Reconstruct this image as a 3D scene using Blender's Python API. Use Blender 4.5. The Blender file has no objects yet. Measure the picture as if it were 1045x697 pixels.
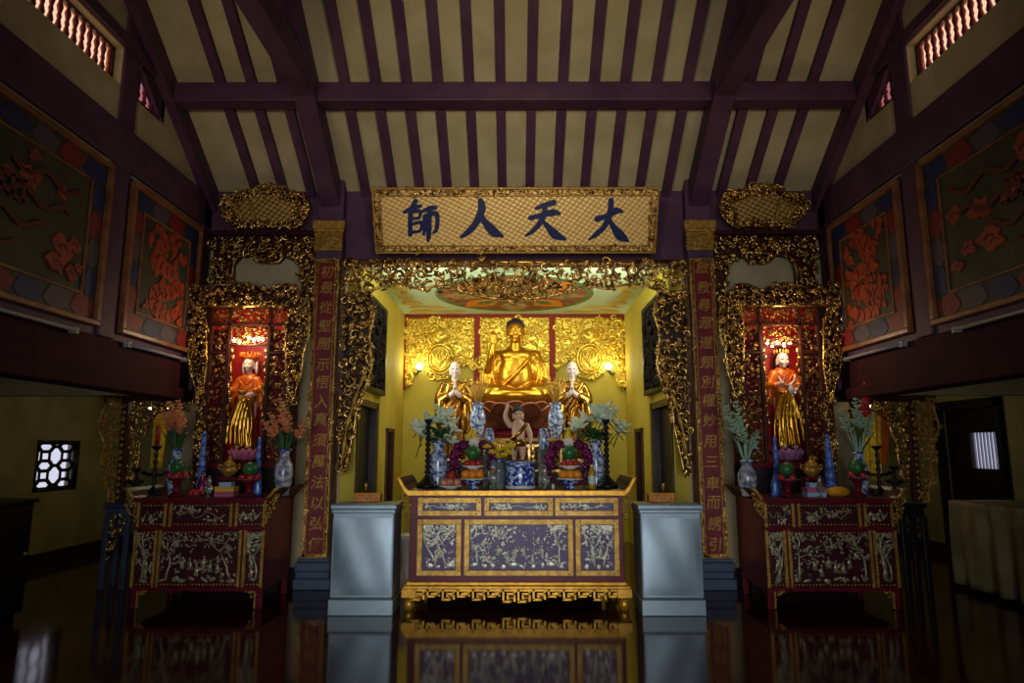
import bpy, bmesh, math, random
from mathutils import Vector, Matrix, Euler
PI = math.pi
SC = bpy.context.scene
COL = SC.collection
# ---------------------------------------------------------------- camera model (measured from the photograph)
F_PX, PITCH, YAW, EYE = 678.0, math.radians(9.17), math.radians(0.21), 1.6
def ray(px, py):
    u = (px - 522.5) / F_PX
    v = (py - 348.5) / F_PX
    d = Vector((u, math.cos(PITCH) + v * math.sin(PITCH), math.sin(PITCH) - v * math.cos(PITCH)))
    return Matrix.Rotation(YAW, 3, 'Z') @ d
def at(px, py, Y):
    d = ray(px, py)
    return Vector((0, 0, EYE)) + d * (Y / d.y)
def at_z(px, py, z):
    d = ray(px, py)
    return Vector((0, 0, EYE)) + d * ((z - EYE) / d.z)
def at_x(px, py, X):
    d = ray(px, py)
    return Vector((0, 0, EYE)) + d * (X / d.x)
def x_at(px, Y, z):
    """world X of the picture column px at depth Y and height z"""
    zc = Y * math.cos(PITCH) + (z - EYE) * math.sin(PITCH)
    return (px - 525.0) / F_PX * zc
def xz(pts, Y, ox=0, oz=0):
    out = []
    for p in pts:
        w = at(p[0], p[1], Y)
        out.append((w.x - ox, w.z - oz))
    return out
# ---------------------------------------------------------------- mesh builder
class MB:
    def __init__(self, M=None):
        self.v, self.f, self.mi, self.sm = [], [], [], []
        self.M = M
        self.mat = 0
        self.smooth = False
    def add(self, vs, fs, smooth=None):
        o = len(self.v)
        for p in vs:
            p = Vector(p)
            if self.M is not None:
                p = self.M @ p
            self.v.append(p)
        s = self.smooth if smooth is None else smooth
        for f in fs:
            self.f.append([i + o for i in f]); self.mi.append(self.mat); self.sm.append(s)
    def box(self, x0, x1, y0, y1, z0, z1):
        vs = [(x0,y0,z0),(x1,y0,z0),(x1,y1,z0),(x0,y1,z0),(x0,y0,z1),(x1,y0,z1),(x1,y1,z1),(x0,y1,z1)]
        self.add(vs, [(3,2,1,0),(4,5,6,7),(0,1,5,4),(1,2,6,5),(2,3,7,6),(3,0,4,7)], False)
    def quad(self, a, b, c, d):
        self.add([a,b,c,d], [(0,1,2,3)], False)
    def tube(self, pts, radii, n=6, caps=True, flat=1.0):
        pts = [Vector(p) for p in pts]
        if not hasattr(radii, '__len__'):
            radii = [radii] * len(pts)
        vs, fs = [], []
        prev = None
        for i, p in enumerate(pts):
            t = pts[min(i+1, len(pts)-1)] - pts[max(i-1, 0)]
            if t.length < 1e-9: t = Vector((0,0,1))
            t.normalize()
            if prev is None:
                ref = Vector((0,1,0)) if abs(t.y) < .9 else Vector((1,0,0))
            else:
                ref = prev
            a = ref - t * ref.dot(t)
            if a.length < 1e-6:
                a = Vector((1,0,0)) - t * t.x
            a.normalize(); prev = a
            b = t.cross(a)
            for k in range(n):
                th = 2*PI*k/n
                vs.append(p + (a*math.cos(th)*flat + b*math.sin(th)) * radii[i])
        m = len(pts)
        for i in range(m-1):
            for k in range(n):
                k2 = (k+1) % n
                fs.append((i*n+k, i*n+k2, (i+1)*n+k2, (i+1)*n+k))
        if caps:
            fs.append(tuple(range(n-1,-1,-1))); fs.append(tuple((m-1)*n+k for k in range(n)))
        self.add(vs, fs, True)
    def lathe(self, prof, n=20, c=(0,0,0), sx=1, sy=1, caps=True):
        vs, fs = [], []
        for r, z in prof:
            for k in range(n):
                th = 2*PI*k/n
                vs.append((c[0]+r*sx*math.cos(th), c[1]+r*sy*math.sin(th), c[2]+z))
        m = len(prof)
        for i in range(m-1):
            for k in range(n):
                k2 = (k+1)%n
                fs.append((i*n+k, i*n+k2, (i+1)*n+k2, (i+1)*n+k))
        if caps:
            fs.append(tuple(range(n-1,-1,-1))); fs.append(tuple((m-1)*n+k for k in range(n)))
        self.add(vs, fs, True)
    def ell(self, c, r, rot=None, nu=10, nv=6):
        R = Matrix.Identity(3) if rot is None else (rot if isinstance(rot, Matrix) else Euler(rot).to_matrix())
        c = Vector(c); vs = [c + R @ Vector((0,0,-r[2]))]; fs = []
        for j in range(1, nv):
            ph = -PI/2 + PI*j/nv
            for k in range(nu):
                th = 2*PI*k/nu
                vs.append(c + R @ Vector((r[0]*math.cos(ph)*math.cos(th), r[1]*math.cos(ph)*math.sin(th), r[2]*math.sin(ph))))
        vs.append(c + R @ Vector((0,0,r[2])))
        last = len(vs)-1
        for k in range(nu):
            k2 = (k+1)%nu
            fs.append((0, 1+k2, 1+k))
            for j in range(nv-2):
                a = 1+j*nu
                fs.append((a+k, a+k2, a+nu+k2, a+nu+k))
            a = 1+(nv-2)*nu
            fs.append((a+k, a+k2, last))
        self.add(vs, fs, True)
    def prism(self, poly, y0, y1):
        """polygon in the XZ plane extruded from y0 to y1"""
        n = len(poly)
        area = sum(poly[i][0]*poly[(i+1)%n][1]-poly[(i+1)%n][0]*poly[i][1] for i in range(n))
        if area < 0: poly = list(reversed(poly))
        vs = [(p[0], y0, p[1]) for p in poly] + [(p[0], y1, p[1]) for p in poly]
        fs = [tuple(range(n)), tuple(range(2*n-1, n-1, -1))]
        for i in range(n):
            j = (i+1)%n
            fs.append((i, n+i, n+j, j))
        self.add(vs, fs, False)
    def ribbon(self, pts, w, y, t, round_ends=True):
        """flat brush stroke in the XZ plane: pts (x,z), w half widths, standing t proud of y towards -Y"""
        m = len(pts)
        L, Rr = [], []
        for i in range(m):
            a = Vector(pts[max(i-1,0)]); b = Vector(pts[min(i+1,m-1)])
            d = (b-a); d = d.normalized() if d.length > 1e-9 else Vector((1,0))
            nrm = Vector((-d.y, d.x)); p = Vector(pts[i])
            L.append(p+nrm*w[i]); Rr.append(p-nrm*w[i])
        vs = []; fs = []
        for i in range(m):
            vs += [(L[i].x,y-t,L[i].y),(Rr[i].x,y-t,Rr[i].y),(L[i].x,y,L[i].y),(Rr[i].x,y,Rr[i].y)]
        for i in range(m-1):
            a, b = i*4, i*4+4
            fs += [(a,a+1,b+1,b),(a+2,b+2,b+3,a+3),(a,b,b+2,a+2),(a+1,a+3,b+3,b+1)]
        fs += [(0,2,3,1),((m-1)*4,(m-1)*4+1,(m-1)*4+3,(m-1)*4+2)]
        self.add(vs, fs, False)
        if round_ends:
            for i in (0, m-1):
                pl = [(pts[i][0]+w[i]*math.cos(2*PI*k/9), pts[i][1]+w[i]*math.sin(2*PI*k/9)) for k in range(9)]
                self.prism(pl, y-t*1.03, y)
    def mesh(self, name):
        me = bpy.data.meshes.new(name)
        me.from_pydata([tuple(p) for p in self.v], [], self.f)
        me.polygons.foreach_set('material_index', self.mi)
        me.polygons.foreach_set('use_smooth', self.sm)
        me.validate(); me.update()
        return me
    def build(self, name, mats, parent=None, loc=None, rot=None, bevel=0, fix=True):
        me = self.mesh(name)
        if fix:
            bm = bmesh.new(); bm.from_mesh(me)
            bmesh.ops.recalc_face_normals(bm, faces=bm.faces[:])
            bm.to_mesh(me); bm.free()
        if not isinstance(mats, (list, tuple)): mats = [mats]
        for m in mats: me.materials.append(m)
        o = bpy.data.objects.new(name, me); COL.objects.link(o)
        if parent is not None: o.parent = parent
        if loc is not None: o.location = loc
        if rot is not None: o.rotation_euler = rot
        if bevel:
            b = o.modifiers.new('bevel', 'BEVEL'); b.width = bevel; b.segments = 2; b.limit_method = 'ANGLE'; b.angle_limit = math.radians(40)
        return o
def remeshed(mb, voxel, smooth=4):
    """one continuous surface out of overlapping shapes"""
    me = mb.mesh('body_source'); o = bpy.data.objects.new('body_source', me); COL.objects.link(o)
    r = o.modifiers.new('r', 'REMESH'); r.mode = 'VOXEL'; r.voxel_size = voxel
    if smooth:
        s = o.modifiers.new('s', 'SMOOTH'); s.iterations = smooth; s.factor = .5
    dg = bpy.context.evaluated_depsgraph_get()
    m2 = bpy.data.meshes.new_from_object(o.evaluated_get(dg))
    bpy.data.objects.remove(o); bpy.data.meshes.remove(me)
    m2.polygons.foreach_set('use_smooth', [True]*len(m2.polygons)); m2.update()
    return m2
def link_mesh(name, me, mats, parent=None):
    me.materials.clear()
    for m in (mats if isinstance(mats,(list,tuple)) else [mats]): me.materials.append(m)
    me.name = name
    o = bpy.data.objects.new(name, me); COL.objects.link(o)
    if parent is not None: o.parent = parent
    return o
# ---------------------------------------------------------------- things
def tag(o, label=None, cat=None, group=None, kind=None):
    if label: o['label'] = label
    if cat: o['category'] = cat
    if group: o['group'] = group
    if kind: o['kind'] = kind
    return o
def thing(name, label, cat, loc=(0,0,0), rot=(0,0,0), group=None):
    o = bpy.data.objects.new(name, None); COL.objects.link(o)
    o.location = loc; o.rotation_euler = rot; o.empty_display_size = .1
    return tag(o, label, cat, group)
def struct(name, mb, mats, parent=None, bevel=0, loc=None):
    o = mb.build(name, mats, parent, loc=loc, bevel=bevel)
    if parent is None: o['kind'] = 'structure'
    return o
KIDS = {}
def copy_tree(o, loc=None, rot=None, label=None, group=None, scale=None):
    c = o.copy(); COL.objects.link(c)
    if loc is not None: c.location = loc
    if rot is not None: c.rotation_euler = rot
    if scale is not None: c.scale = scale
    if label: c['label'] = label
    if group: c['group'] = group
    def rec(src, dst):
        for ch in list(src.children):
            d = ch.copy(); COL.objects.link(d); d.parent = dst
            rec(ch, d)
    rec(o, c)
    return c
# ---------------------------------------------------------------- materials
def S(r, g, b):
    def l(c):
        c /= 255.0
        return c/12.92 if c <= .04045 else ((c+.055)/1.055)**2.4
    return (l(r), l(g), l(b), 1)
MATS = {}
def mat(name, c, rough=.5, metal=0, c2=None, scale=8, detail=3, lo=.4, hi=.6, bump=0, bscale=None, spec=.5, coat=0, emit=None, estr=0, trans=0, tex='NOISE', stretch=(1,1,1)):
    m = bpy.data.materials.new(name); m.use_nodes = True
    nt = m.node_tree; N = nt.nodes; L = nt.links
    b = N['Principled BSDF']
    b.inputs['Base Color'].default_value = c; b.inputs['Roughness'].default_value = rough; b.inputs['Metallic'].default_value = metal
    b.inputs['Specular IOR Level'].default_value = spec; b.inputs['Coat Weight'].default_value = coat
    b.inputs['Transmission Weight'].default_value = trans
    if emit is not None:
        b.inputs['Emission Color'].default_value = emit; b.inputs['Emission Strength'].default_value = estr
    tc = N.new('ShaderNodeTexCoord'); mp = N.new('ShaderNodeMapping'); mp.inputs['Scale'].default_value = stretch
    L.new(tc.outputs['Object'], mp.inputs['Vector'])
    def texnode(sc):
        if tex == 'VORONOI':
            t = N.new('ShaderNodeTexVoronoi'); t.inputs['Scale'].default_value = sc; out = t.outputs['Distance']
        else:
            t = N.new('ShaderNodeTexNoise'); t.inputs['Scale'].default_value = sc; t.inputs['Detail'].default_value = detail; out = t.outputs['Fac']
        L.new(mp.outputs['Vector'], t.inputs['Vector']); return out
    fac = texnode(scale)
    if c2 is not None:
        cr = N.new('ShaderNodeValToRGB'); cr.color_ramp.elements[0].position = lo; cr.color_ramp.elements[1].position = hi
        cr.color_ramp.elements[0].color = c; cr.color_ramp.elements[1].color = c2
        L.new(fac, cr.inputs['Fac']); L.new(cr.outputs['Color'], b.inputs['Base Color'])
    if bump:
        bp = N.new('ShaderNodeBump'); bp.inputs['Strength'].default_value = bump; bp.inputs['Distance'].default_value = .02
        L.new(texnode(bscale or scale), bp.inputs['Height']); L.new(bp.outputs['Normal'], b.inputs['Normal'])
    MATS[name] = m
    return m
def weave_mat(name, ca, cb, sx, sz, rough=.45, metal=.5, bump=.5):
    """basket weave: the crossing strips alternate, as rotated short bands with a rounded height"""
    m = bpy.data.materials.new(name); m.use_nodes = True
    nt = m.node_tree; N = nt.nodes; L = nt.links; b = N['Principled BSDF']
    b.inputs['Roughness'].default_value = rough; b.inputs['Metallic'].default_value = metal
    tc = N.new('ShaderNodeTexCoord'); sp = N.new('ShaderNodeSeparateXYZ'); L.new(tc.outputs['Object'], sp.inputs[0])
    def mth(op, a, bb=None):
        n = N.new('ShaderNodeMath'); n.operation = op
        for i, x in enumerate((a, bb)):
            if x is None: continue
            if isinstance(x, (int, float)): n.inputs[i].default_value = x
            else: L.new(x, n.inputs[i])
        return n.outputs[0]
    u = mth('MULTIPLY', mth('ADD', mth('MULTIPLY', sp.outputs['X'], 1.25), mth('MULTIPLY', sp.outputs['Z'], .35)), sx)
    w = mth('MULTIPLY', mth('SUBTRACT', mth('MULTIPLY', sp.outputs['Z'], 1.6), mth('MULTIPLY', sp.outputs['X'], .3)), sz)
    s1 = mth('SINE', mth('MULTIPLY', u, PI)); s2 = mth('SINE', mth('MULTIPLY', w, PI))
    h = mth('ADD', mth('MULTIPLY', mth('MULTIPLY', s1, s2), .5), .5)
    no = N.new('ShaderNodeTexNoise'); no.inputs['Scale'].default_value = 14; no.inputs['Detail'].default_value = 4
    L.new(tc.outputs['Object'], no.inputs['Vector'])
    f = mth('ADD', mth('MULTIPLY', h, .55), mth('MULTIPLY', no.outputs['Fac'], .45))
    cr = N.new('ShaderNodeValToRGB'); cr.color_ramp.elements[0].position = .25; cr.color_ramp.elements[1].position = .75
    cr.color_ramp.elements[0].color = ca; cr.color_ramp.elements[1].color = cb
    L.new(f, cr.inputs['Fac']); L.new(cr.outputs['Color'], b.inputs['Base Color'])
    bp = N.new('ShaderNodeBump'); bp.inputs['Strength'].default_value = bump; bp.inputs['Distance'].default_value = .01
    L.new(h, bp.inputs['Height']); L.new(bp.outputs['Normal'], b.inputs['Normal'])
    return m
M = dict(
    stonedark=mat('dark_blue_stone', S(60,70,100), .5, 0, S(50,58,86), 5),
    blackmatt=mat('dull_black_wood', S(34,28,24), .85, spec=.1),
    goldbright=mat('bright_gold_paint', S(226,168,52), .38, .5, S(196,138,36), 14),
    pearl_warm=mat('warm_shell_inlay', S(186,172,138), .3, .3, S(140,140,112), 30, 2, .4, .65),
    floor=mat('polished_floor', S(58,22,22), .09, 0, S(46,18,20), 1.5, spec=.55, bump=.015, bscale=3),
    cream=mat('cream_plaster', S(196,180,140), .8, 0, S(182,165,124), 2.5),
    purple=mat('purple_paint', S(86,50,76), .65, 0, S(74,40,68), 3, bump=.05, bscale=12),
    beam_dark=mat('maroon_paint', S(62,24,32), .8, 0, S(52,20,28), 3, spec=.15),
    aislewall=mat('olive_plaster', S(136,128,92), .8, 0, S(122,114,80), 2),
    yellow=mat('yellow_plaster', S(204,184,62), .75, 0, S(194,172,54), 1.5),
    sanctceil=mat('pale_green_paint', S(204,224,180), .7),
    base_dark=mat('dark_skirting', S(26,22,24), .5),
    gilt=mat('old_gilding', S(128,88,36), .27, .85, S(236,192,108), 12, 3, .38, .6, bump=.25, bscale=40),
    gilt_dark=mat('dark_gilding', S(96,64,30), .3, .85, S(206,160,84), 14, 3, .42, .62, bump=.25, bscale=40),
    gold=mat('bright_gold', S(216,160,48), .3, .9, S(200,142,36), 5),
    goldpanel=mat('gold_leaf_relief', S(255,228,96), .36, .65, S(232,182,46), 24, 2, .42, .62),
    goldpaint=mat('gold_paint', S(200,156,70), .42, .45, S(164,120,46), 18),
    robegold=mat('dark_gold_robe', S(196,142,56), .27, .9, S(150,98,34), 7),
    redwood=mat('red_lacquer', S(112,20,38), .35, 0, S(94,14,30), 6, spec=.25),
    redboard=mat('crimson_board', S(134,20,24), .4, 0, S(112,14,20), 5),
    redin=mat('red_niche', S(176,22,16), .5, 0, S(156,16,12), 4),
    redpost=mat('red_post', S(140,46,24), .6, spec=.2),
    brownwood=mat('brown_lacquer', S(74,32,24), .5, 0, S(58,22,18), 7, spec=.3),
    darkwood=mat('dark_wood', S(40,24,22), .4, 0, S(30,17,16), 6),
    blackwood=mat('black_lacquer', S(20,17,20), .42, spec=.3),
    purplelac=mat('purple_lacquer', S(84,58,112), .38, 0, S(66,44,96), 4, spec=.4),
    maroonlac=mat('maroon_lacquer', S(72,22,32), .4, 0, S(58,16,26), 4, spec=.3),
    pearl=mat('mother_of_pearl', S(246,234,208), .25, .15, S(196,214,196), 35, 2, .45, .7),
    steel=mat('brushed_steel', S(156,172,180), .45, .7, S(142,160,172), 2, bump=.25, bscale=2.2),
    steeldark=mat('dark_steel_joint', S(70,80,90), .4, .7),  # plain darker steel for the joint strip
    stoneblue=mat('blue_stone', S(78,92,116), .5, 0, S(72,86,110), 5, bump=.1, bscale=20),
    orange=mat('orange_board', S(216,140,30), .5, 0, S(190,110,20), 20),
    navy=mat('navy_ink', S(22,30,84), .35),
    skin=mat('statue_skin', S(226,184,150), .45),
    white=mat('white_porcelain', S(232,226,214), .3),
    whiteskin=mat('white_painted_face', S(212,188,176), .45),
    hairdark=mat('dark_hair_paint', S(26,28,44), .45, bump=.6, bscale=90),
    orobe=mat('orange_robe', S(226,120,28), .35, .2, S(206,90,18), 6),
    bluewhite=mat('blue_white_porcelain', S(196,208,222), .15, 0, S(52,82,150), 26, 4, .44, .58, coat=.5),
    bluedeep=mat('blue_ground_porcelain', S(40,66,158), .15, 0, S(206,220,240), 26, 4, .52, .57, coat=.5),
    greywhite=mat('grey_glazed_porcelain', S(196,194,200), .2, 0, S(110,114,140), 14, 4, .45, .58, coat=.5),
    blueglass=mat('blue_glass', S(120,160,236), .08, 0, S(60,104,214), 22, trans=.3, coat=.6),
    bluecap=mat('blue_foil', S(90,130,220), .2, .5),
    green=mat('green_melon', S(56,116,56), .4, 0, S(40,92,44), 14),
    leaf=mat('leaf_green', S(50,96,44), .5, 0, S(34,74,36), 10),
    leafpale=mat('pale_leaf_green', S(164,192,166), .5),
    lily=mat('white_lily', S(236,240,220), .5, 0, S(206,222,180), 12),
    apple=mat('red_apple', S(176,34,40), .3, 0, S(200,80,60), 12, 2, .5, .7),
    peach=mat('peach_fruit', S(214,150,110), .4, 0, S(190,90,80), 10),
    orangefruit=mat('orange_fruit', S(236,140,24), .4, bump=.1, bscale=90),
    magenta=mat('magenta_foil', S(122,24,84), .3, .4, S(92,16,62), 12),
    pinklotus=mat('pink_lotus', S(216,130,150), .45, 0, S(196,104,130), 8),
    lilac=mat('lilac_lotus', S(176,120,160), .45, 0, S(150,96,140), 8),
    lotusrim=mat('orange_brown_rim', S(190,116,70), .4),
    brownlotus=mat('brown_lotus', S(128,70,48), .4, 0, S(100,50,34), 8),
    yflower=mat('yellow_flower', S(250,214,30), .5, 0, S(216,170,20), 30),
    coral=mat('coral_gladiolus', S(240,164,112), .5, 0, S(226,124,84), 14),
    redflower=mat('red_gladiolus', S(206,30,46), .5),
    glass=mat('clear_glass', S(214,226,224), .05, 0, trans=.85, spec=.6),
    plasticwhite=mat('white_plastic', S(220,222,226), .4),
    candle=mat('red_candle', S(160,30,24), .4),
    boxyellow=mat('yellow_carton', S(226,180,50), .5), boxpink=mat('pink_carton', S(190,90,130), .5), boxblue=mat('pale_blue_carton', S(160,190,226), .4),
    yellowmelon=mat('yellow_melon', S(226,160,30), .4, 0, S(206,130,24), 8),
    oil=mat('golden_oil', S(226,180,60), .1, 0, trans=.4), label=mat('pale_label', S(190,214,206), .5), capred=mat('yellow_cap', S(226,200,120), .4),
    cloth=mat('pale_gold_cloth', S(150,138,100), .7, 0, S(130,118,84), 3),
    green_paint=mat('mural_green', S(90,120,64), .6), red_paint=mat('mural_red', S(176,60,36), .6), org_paint=mat('mural_orange', S(232,140,30), .6), tan_paint=mat('mural_tan', S(200,170,110), .6, 0, S(150,110,60), 10),
    pk_ground=mat('painting_ground', S(62,58,36), .6, 0, S(46,44,28), 3), pk_orange=mat('painting_orange', S(160,60,24), .6, 0, S(132,44,20), 8),
    pk_red=mat('painting_red', S(124,22,24), .6), pk_blue=mat('painting_blue', S(26,36,84), .6), pk_grey=mat('painting_mauve', S(80,66,78), .6), pk_line=mat('painting_line', S(90,24,18), .6), framewood=mat('orange_brown_frame', S(150,92,50), .4, 0, S(120,70,38), 6),
    grey=mat('grey_conduit', S(150,150,160), .5),
    bulb=mat('lit_bulb', S(255,245,220), .4, emit=(1,.93,.75,1), estr=14), bulbwarm=mat('warm_lit_bulb', S(255,230,190), .4, emit=(1,.8,.5,1), estr=26),
    tubelight=mat('lit_tube', S(255,255,240), .4, emit=(.95,1,.85,1), estr=8),
    winpane=mat('daylit_pane', S(220,225,255), .3, emit=(.8,.8,1,1), estr=.8),
    warmpane=mat('sunlit_pane', S(255,210,160), .4, 0, emit=(1,.6,.4,1), estr=1.05),
    pinkpane=mat('pink_sunlit_pane', S(255,150,150), .4, 0, emit=(.8,.3,.34,1), estr=.4),
    balu=mat('red_baluster', S(120,44,50), .5),
    cloudpaint=mat('ochre_cloud_paint', S(214,180,70), .7), tan_straw=mat('golden_straw', S(200,150,50), .5, .3),
)
M['signweave'] = weave_mat('gold_woven_ground', S(214,158,74), S(255,220,140), 19, 19, .4, .15, .4)
M['fanweave'] = weave_mat('gold_woven_fan', S(120,84,36), S(216,176,100), 17, 17)
# ---------------------------------------------------------------- carving
def in_poly(x, z, poly):
    c = False; j = len(poly)-1
    for i in range(len(poly)):
        xi, zi = poly[i]; xj, zj = poly[j]
        if (zi > z) != (zj > z) and x < (xj-xi)*(z-zi)/(zj-zi)+xi: c = not c
        j = i
    return c
def spiral(rnd, cx, cz, r, t0, hand, turns, y, n=9):
    pts = []
    for i in range(n):
        s = i/(n-1)
        a = t0 + hand*turns*2*PI*s
        rr = r*(1-.78*s)
        pts.append((cx+rr*math.cos(a), y-.5*r*s*.5, cz+rr*math.sin(a)))
    return pts
def carve(mb, poly, seed, n, r0, r1, depth=.05, y=0, mix=(.42,.84), solid=1.0):
    """fills a region of the XZ plane with carved scrolls, leaves and blossoms standing up to depth proud of y (towards -Y)"""
    rnd = random.Random(seed)
    xs = [p[0] for p in poly]; zs = [p[1] for p in poly]
    placed = []; tries = 0; r0 *= 1.3; r1 *= 1.3; n = int(n*.72)
    while len(placed) < n and tries < n*30:
        tries += 1
        x = rnd.uniform(min(xs), max(xs)); z = rnd.uniform(min(zs), max(zs))
        if not in_poly(x, z, poly): continue
        r = rnd.uniform(r0, r1)
        if any((x-a)**2+(z-b)**2 < (.62*(r+c))**2*solid for a, b, c in placed): continue
        placed.append((x, z, r)); yy = y - rnd.uniform(.1, .9)*depth
        k = rnd.random()
        if k < mix[0]:
            t0 = rnd.uniform(0, 2*PI); h = rnd.choice((-1,1))
            pts = spiral(rnd, x, z, r, t0, h, rnd.uniform(.9,1.4), yy)
            w = r*.31
            mb.tube(pts, [w*.5, w*.85, w, w, w*.95, w*.9, w*.85, w*.8, w*.9], 5)
        elif k < mix[1]:
            a = rnd.uniform(0, 2*PI)
            for j in (-.5, .1, .7):
                mb.ell((x+.4*r*math.cos(a+j), yy, z+.4*r*math.sin(a+j)), (r*.75, r*.3, r*.24), (0, -(a+j), 0), 6, 4)
        else:
            for j in range(5):
                a = 2*PI*j/5 + z*9
                mb.ell((x+.5*r*math.cos(a), yy, z+.5*r*math.sin(a)), (r*.42, r*.26, r*.3), (0, -a, 0), 6, 4)
            mb.ell((x, yy-.2*r, z), (r*.25,)*3, None, 6, 4)
def rim(mb, poly, r, y=0, closed=True, n=6):
    pts = [(p[0], y, p[1]) for p in poly]
    if closed: pts = pts + [pts[0]]
    mb.tube(pts, r, n)
def smooth_poly(pts, k=3):
    """Catmull-Rom through an open list of 2-D points"""
    out = []; n = len(pts)
    for i in range(n-1):
        p0 = pts[max(i-1,0)]; p1 = pts[i]; p2 = pts[i+1]; p3 = pts[min(i+2,n-1)]
        for j in range(k):
            t = j/k
            out.append(tuple(.5*((2*p1[q])+(-p0[q]+p2[q])*t+(2*p0[q]-5*p1[q]+4*p2[q]-p3[q])*t*t+(-p0[q]+3*p1[q]-3*p2[q]+p3[q])*t**3) for q in range(len(p1))))
    out.append(tuple(pts[-1])); return out
def frame_rect(mb, x0, x1, z0, z1, w, y0, y1):
    mb.box(x0, x1, y0, y1, z0, z0+w); mb.box(x0, x1, y0, y1, z1-w, z1)
    mb.box(x0, x0+w, y0, y1, z0+w, z1-w); mb.box(x1-w, x1, y0, y1, z0+w, z1-w)
def point_light(parent, loc, e, c, r=.05):
    l = bpy.data.lights.new('lamp_light', 'POINT'); l.energy = e; l.color = c; l.shadow_soft_size = r
    o = bpy.data.objects.new('lamp_light', l); COL.objects.link(o); o.location = loc
    if parent: o.parent = parent
    return o
def area_light(loc, rot, sx, sy, e, c, parent=None, spread=180):
    l = bpy.data.lights.new('lamp_light', 'AREA'); l.energy = e; l.color = c; l.shape = 'RECTANGLE'; l.size = sx; l.size_y = sy; l.spread = math.radians(spread)
    o = bpy.data.objects.new('lamp_light', l); COL.objects.link(o); o.location = loc; o.rotation_euler = rot
    if parent: o.parent = parent
    return o
# ================================================================ THE SETTING
YB = 8.2            # face of the rear wall
SLOPE = .69
def roof_z(y): return 4.90 + SLOPE*(YB - y)
XS = 3.95           # side walls of the hall
def grid_wall(mb, axis, c0, c1, u0, u1, z0, z1, holes):
    us = sorted({u0, u1} | {h[0] for h in holes} | {h[1] for h in holes}); zs = sorted({z0, z1} | {h[2] for h in holes} | {h[3] for h in holes})
    for i in range(len(us)-1):
        for j in range(len(zs)-1):
            um, zm = (us[i]+us[i+1])/2, (zs[j]+zs[j+1])/2
            if any(h[0] < um < h[1] and h[2] < zm < h[3] for h in holes): continue
            if axis == 'x': mb.box(c0, c1, us[i], us[i+1], zs[j], zs[j+1])
            else: mb.box(us[i], us[i+1], c0, c1, zs[j], zs[j+1])
m = MB(); m.box(-7.2, 7.2, -4, 12.4, -.15, 0); struct('floor', m, M['floor'])

# roof: sloping boards with dark rafters nailed under them
RIDGE = 2.2
m = MB()
def slab(mb, ya, yb, za, zb, x0, x1, t=.08):
    vs = [(x0,ya,za),(x1,ya,za),(x1,yb,zb),(x0,yb,zb),(x0,ya,za+t),(x1,ya,za+t),(x1,yb,zb+t),(x0,yb,zb+t)]
    mb.add(vs, [(3,2,1,0),(4,5,6,7),(0,1,5,4),(1,2,6,5),(2,3,7,6),(3,0,4,7)], False)
slab(m, RIDGE, 8.5, roof_z(RIDGE), roof_z(8.5), -4.2, 4.2)
slab(m, -3.4, RIDGE, roof_z(RIDGE)-SLOPE*(RIDGE+3.4), roof_z(RIDGE), -4.2, 4.2)
roof = struct('ceiling', m, M['cream'])
for k in range(-11, 13):
    x = -.155 + .353*k
    if abs(abs(x)-2.34) < .2 or abs(x) > 3.6: continue
    m = MB(); slab(m, 4.2, YB+.05, roof_z(4.2)-.085, roof_z(YB+.05)-.085, x-.056, x+.056, .085); m.build('rafter', M['purple'], roof)
# the long purlin across the hall and the two trusses
m = MB(); m.box(-XS, XS, 6.95, 7.17, 5.477, roof_z(7.06)+.02); struct('trim_1', m, M['purple'], bevel=.015)
for s, nm in ((-1, 'trim_2'), (1, 'trim_3')):
    m = MB(); slab(m, 3.0, YB, roof_z(3.0)-.36, roof_z(YB)-.36, s*2.34-.12, s*2.34+.12, .35)
    o = struct(nm, m, M['purple'], bevel=.01)
    m = MB(); m.box(s*2.34-.11, s*2.34+.11, 1.5, 7.3, 5.47, 5.74); m.build('tie_beam', M['purple'], o, bevel=.012)
    m = MB(); slab(m, 6.2, 6.9, 6.25, 5.75, s*2.34-.07, s*2.34+.07, .16); m.build('brace', M['purple'], o)

# rear wall with the opening of the sanctuary
OPX = 2.16
m = MB()
m.mat = 1; m.box(-OPX, OPX, YB, 8.4, 3.93, 5.05)
for s in (-1, 1):
    a, b = sorted((s*OPX, s*4.15))
    m.mat = 0; m.box(a, b, YB+.08, 8.4, 0, 4.28)
    m.mat = 1; m.box(a, b, YB, 8.4, 4.28, 5.05)
struct('wall_back', m, [M['cream'], M['purple']])
for s, nm in ((-1, 'trim_4'), (1, 'trim_5')):
    a, b = sorted((s*2.49, s*3.93))
    m = MB(); m.box(a, b, YB-.14, YB+.1, 4.27, 4.33); struct(nm, m, M['beam_dark'], bevel=.01)
for s, nm in ((-1, 'baseboard_rear_left'), (1, 'baseboard_rear_right')):
    a, b = sorted((s*2.51, s*3.94)); m = MB(); m.box(a, b, YB+.04, YB+.085, 0, .2); struct(nm, m, M['base_dark'])
# columns flanking the sanctuary
for s, nm in ((-1, 'column_left'), (1, 'column_right')):
    m = MB(); m.box(s*2.335-.165, s*2.335+.165, 8.06, 8.41, .33, 5.0)
    c = struct(nm, m, M['purple'], bevel=.012)
    p = MB(); x = s*2.335
    for z0, z1, w in ((0, .12, .215), (.12, .2, .195), (.2, .3, .205), (.3, .345, .185)): p.box(x-w, x+w, 8.12-w+.05, 8.41, z0, z1)
    struct('trim_plinth_'+('left' if s < 0 else 'right'), p, M['stoneblue'], bevel=.015)

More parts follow.
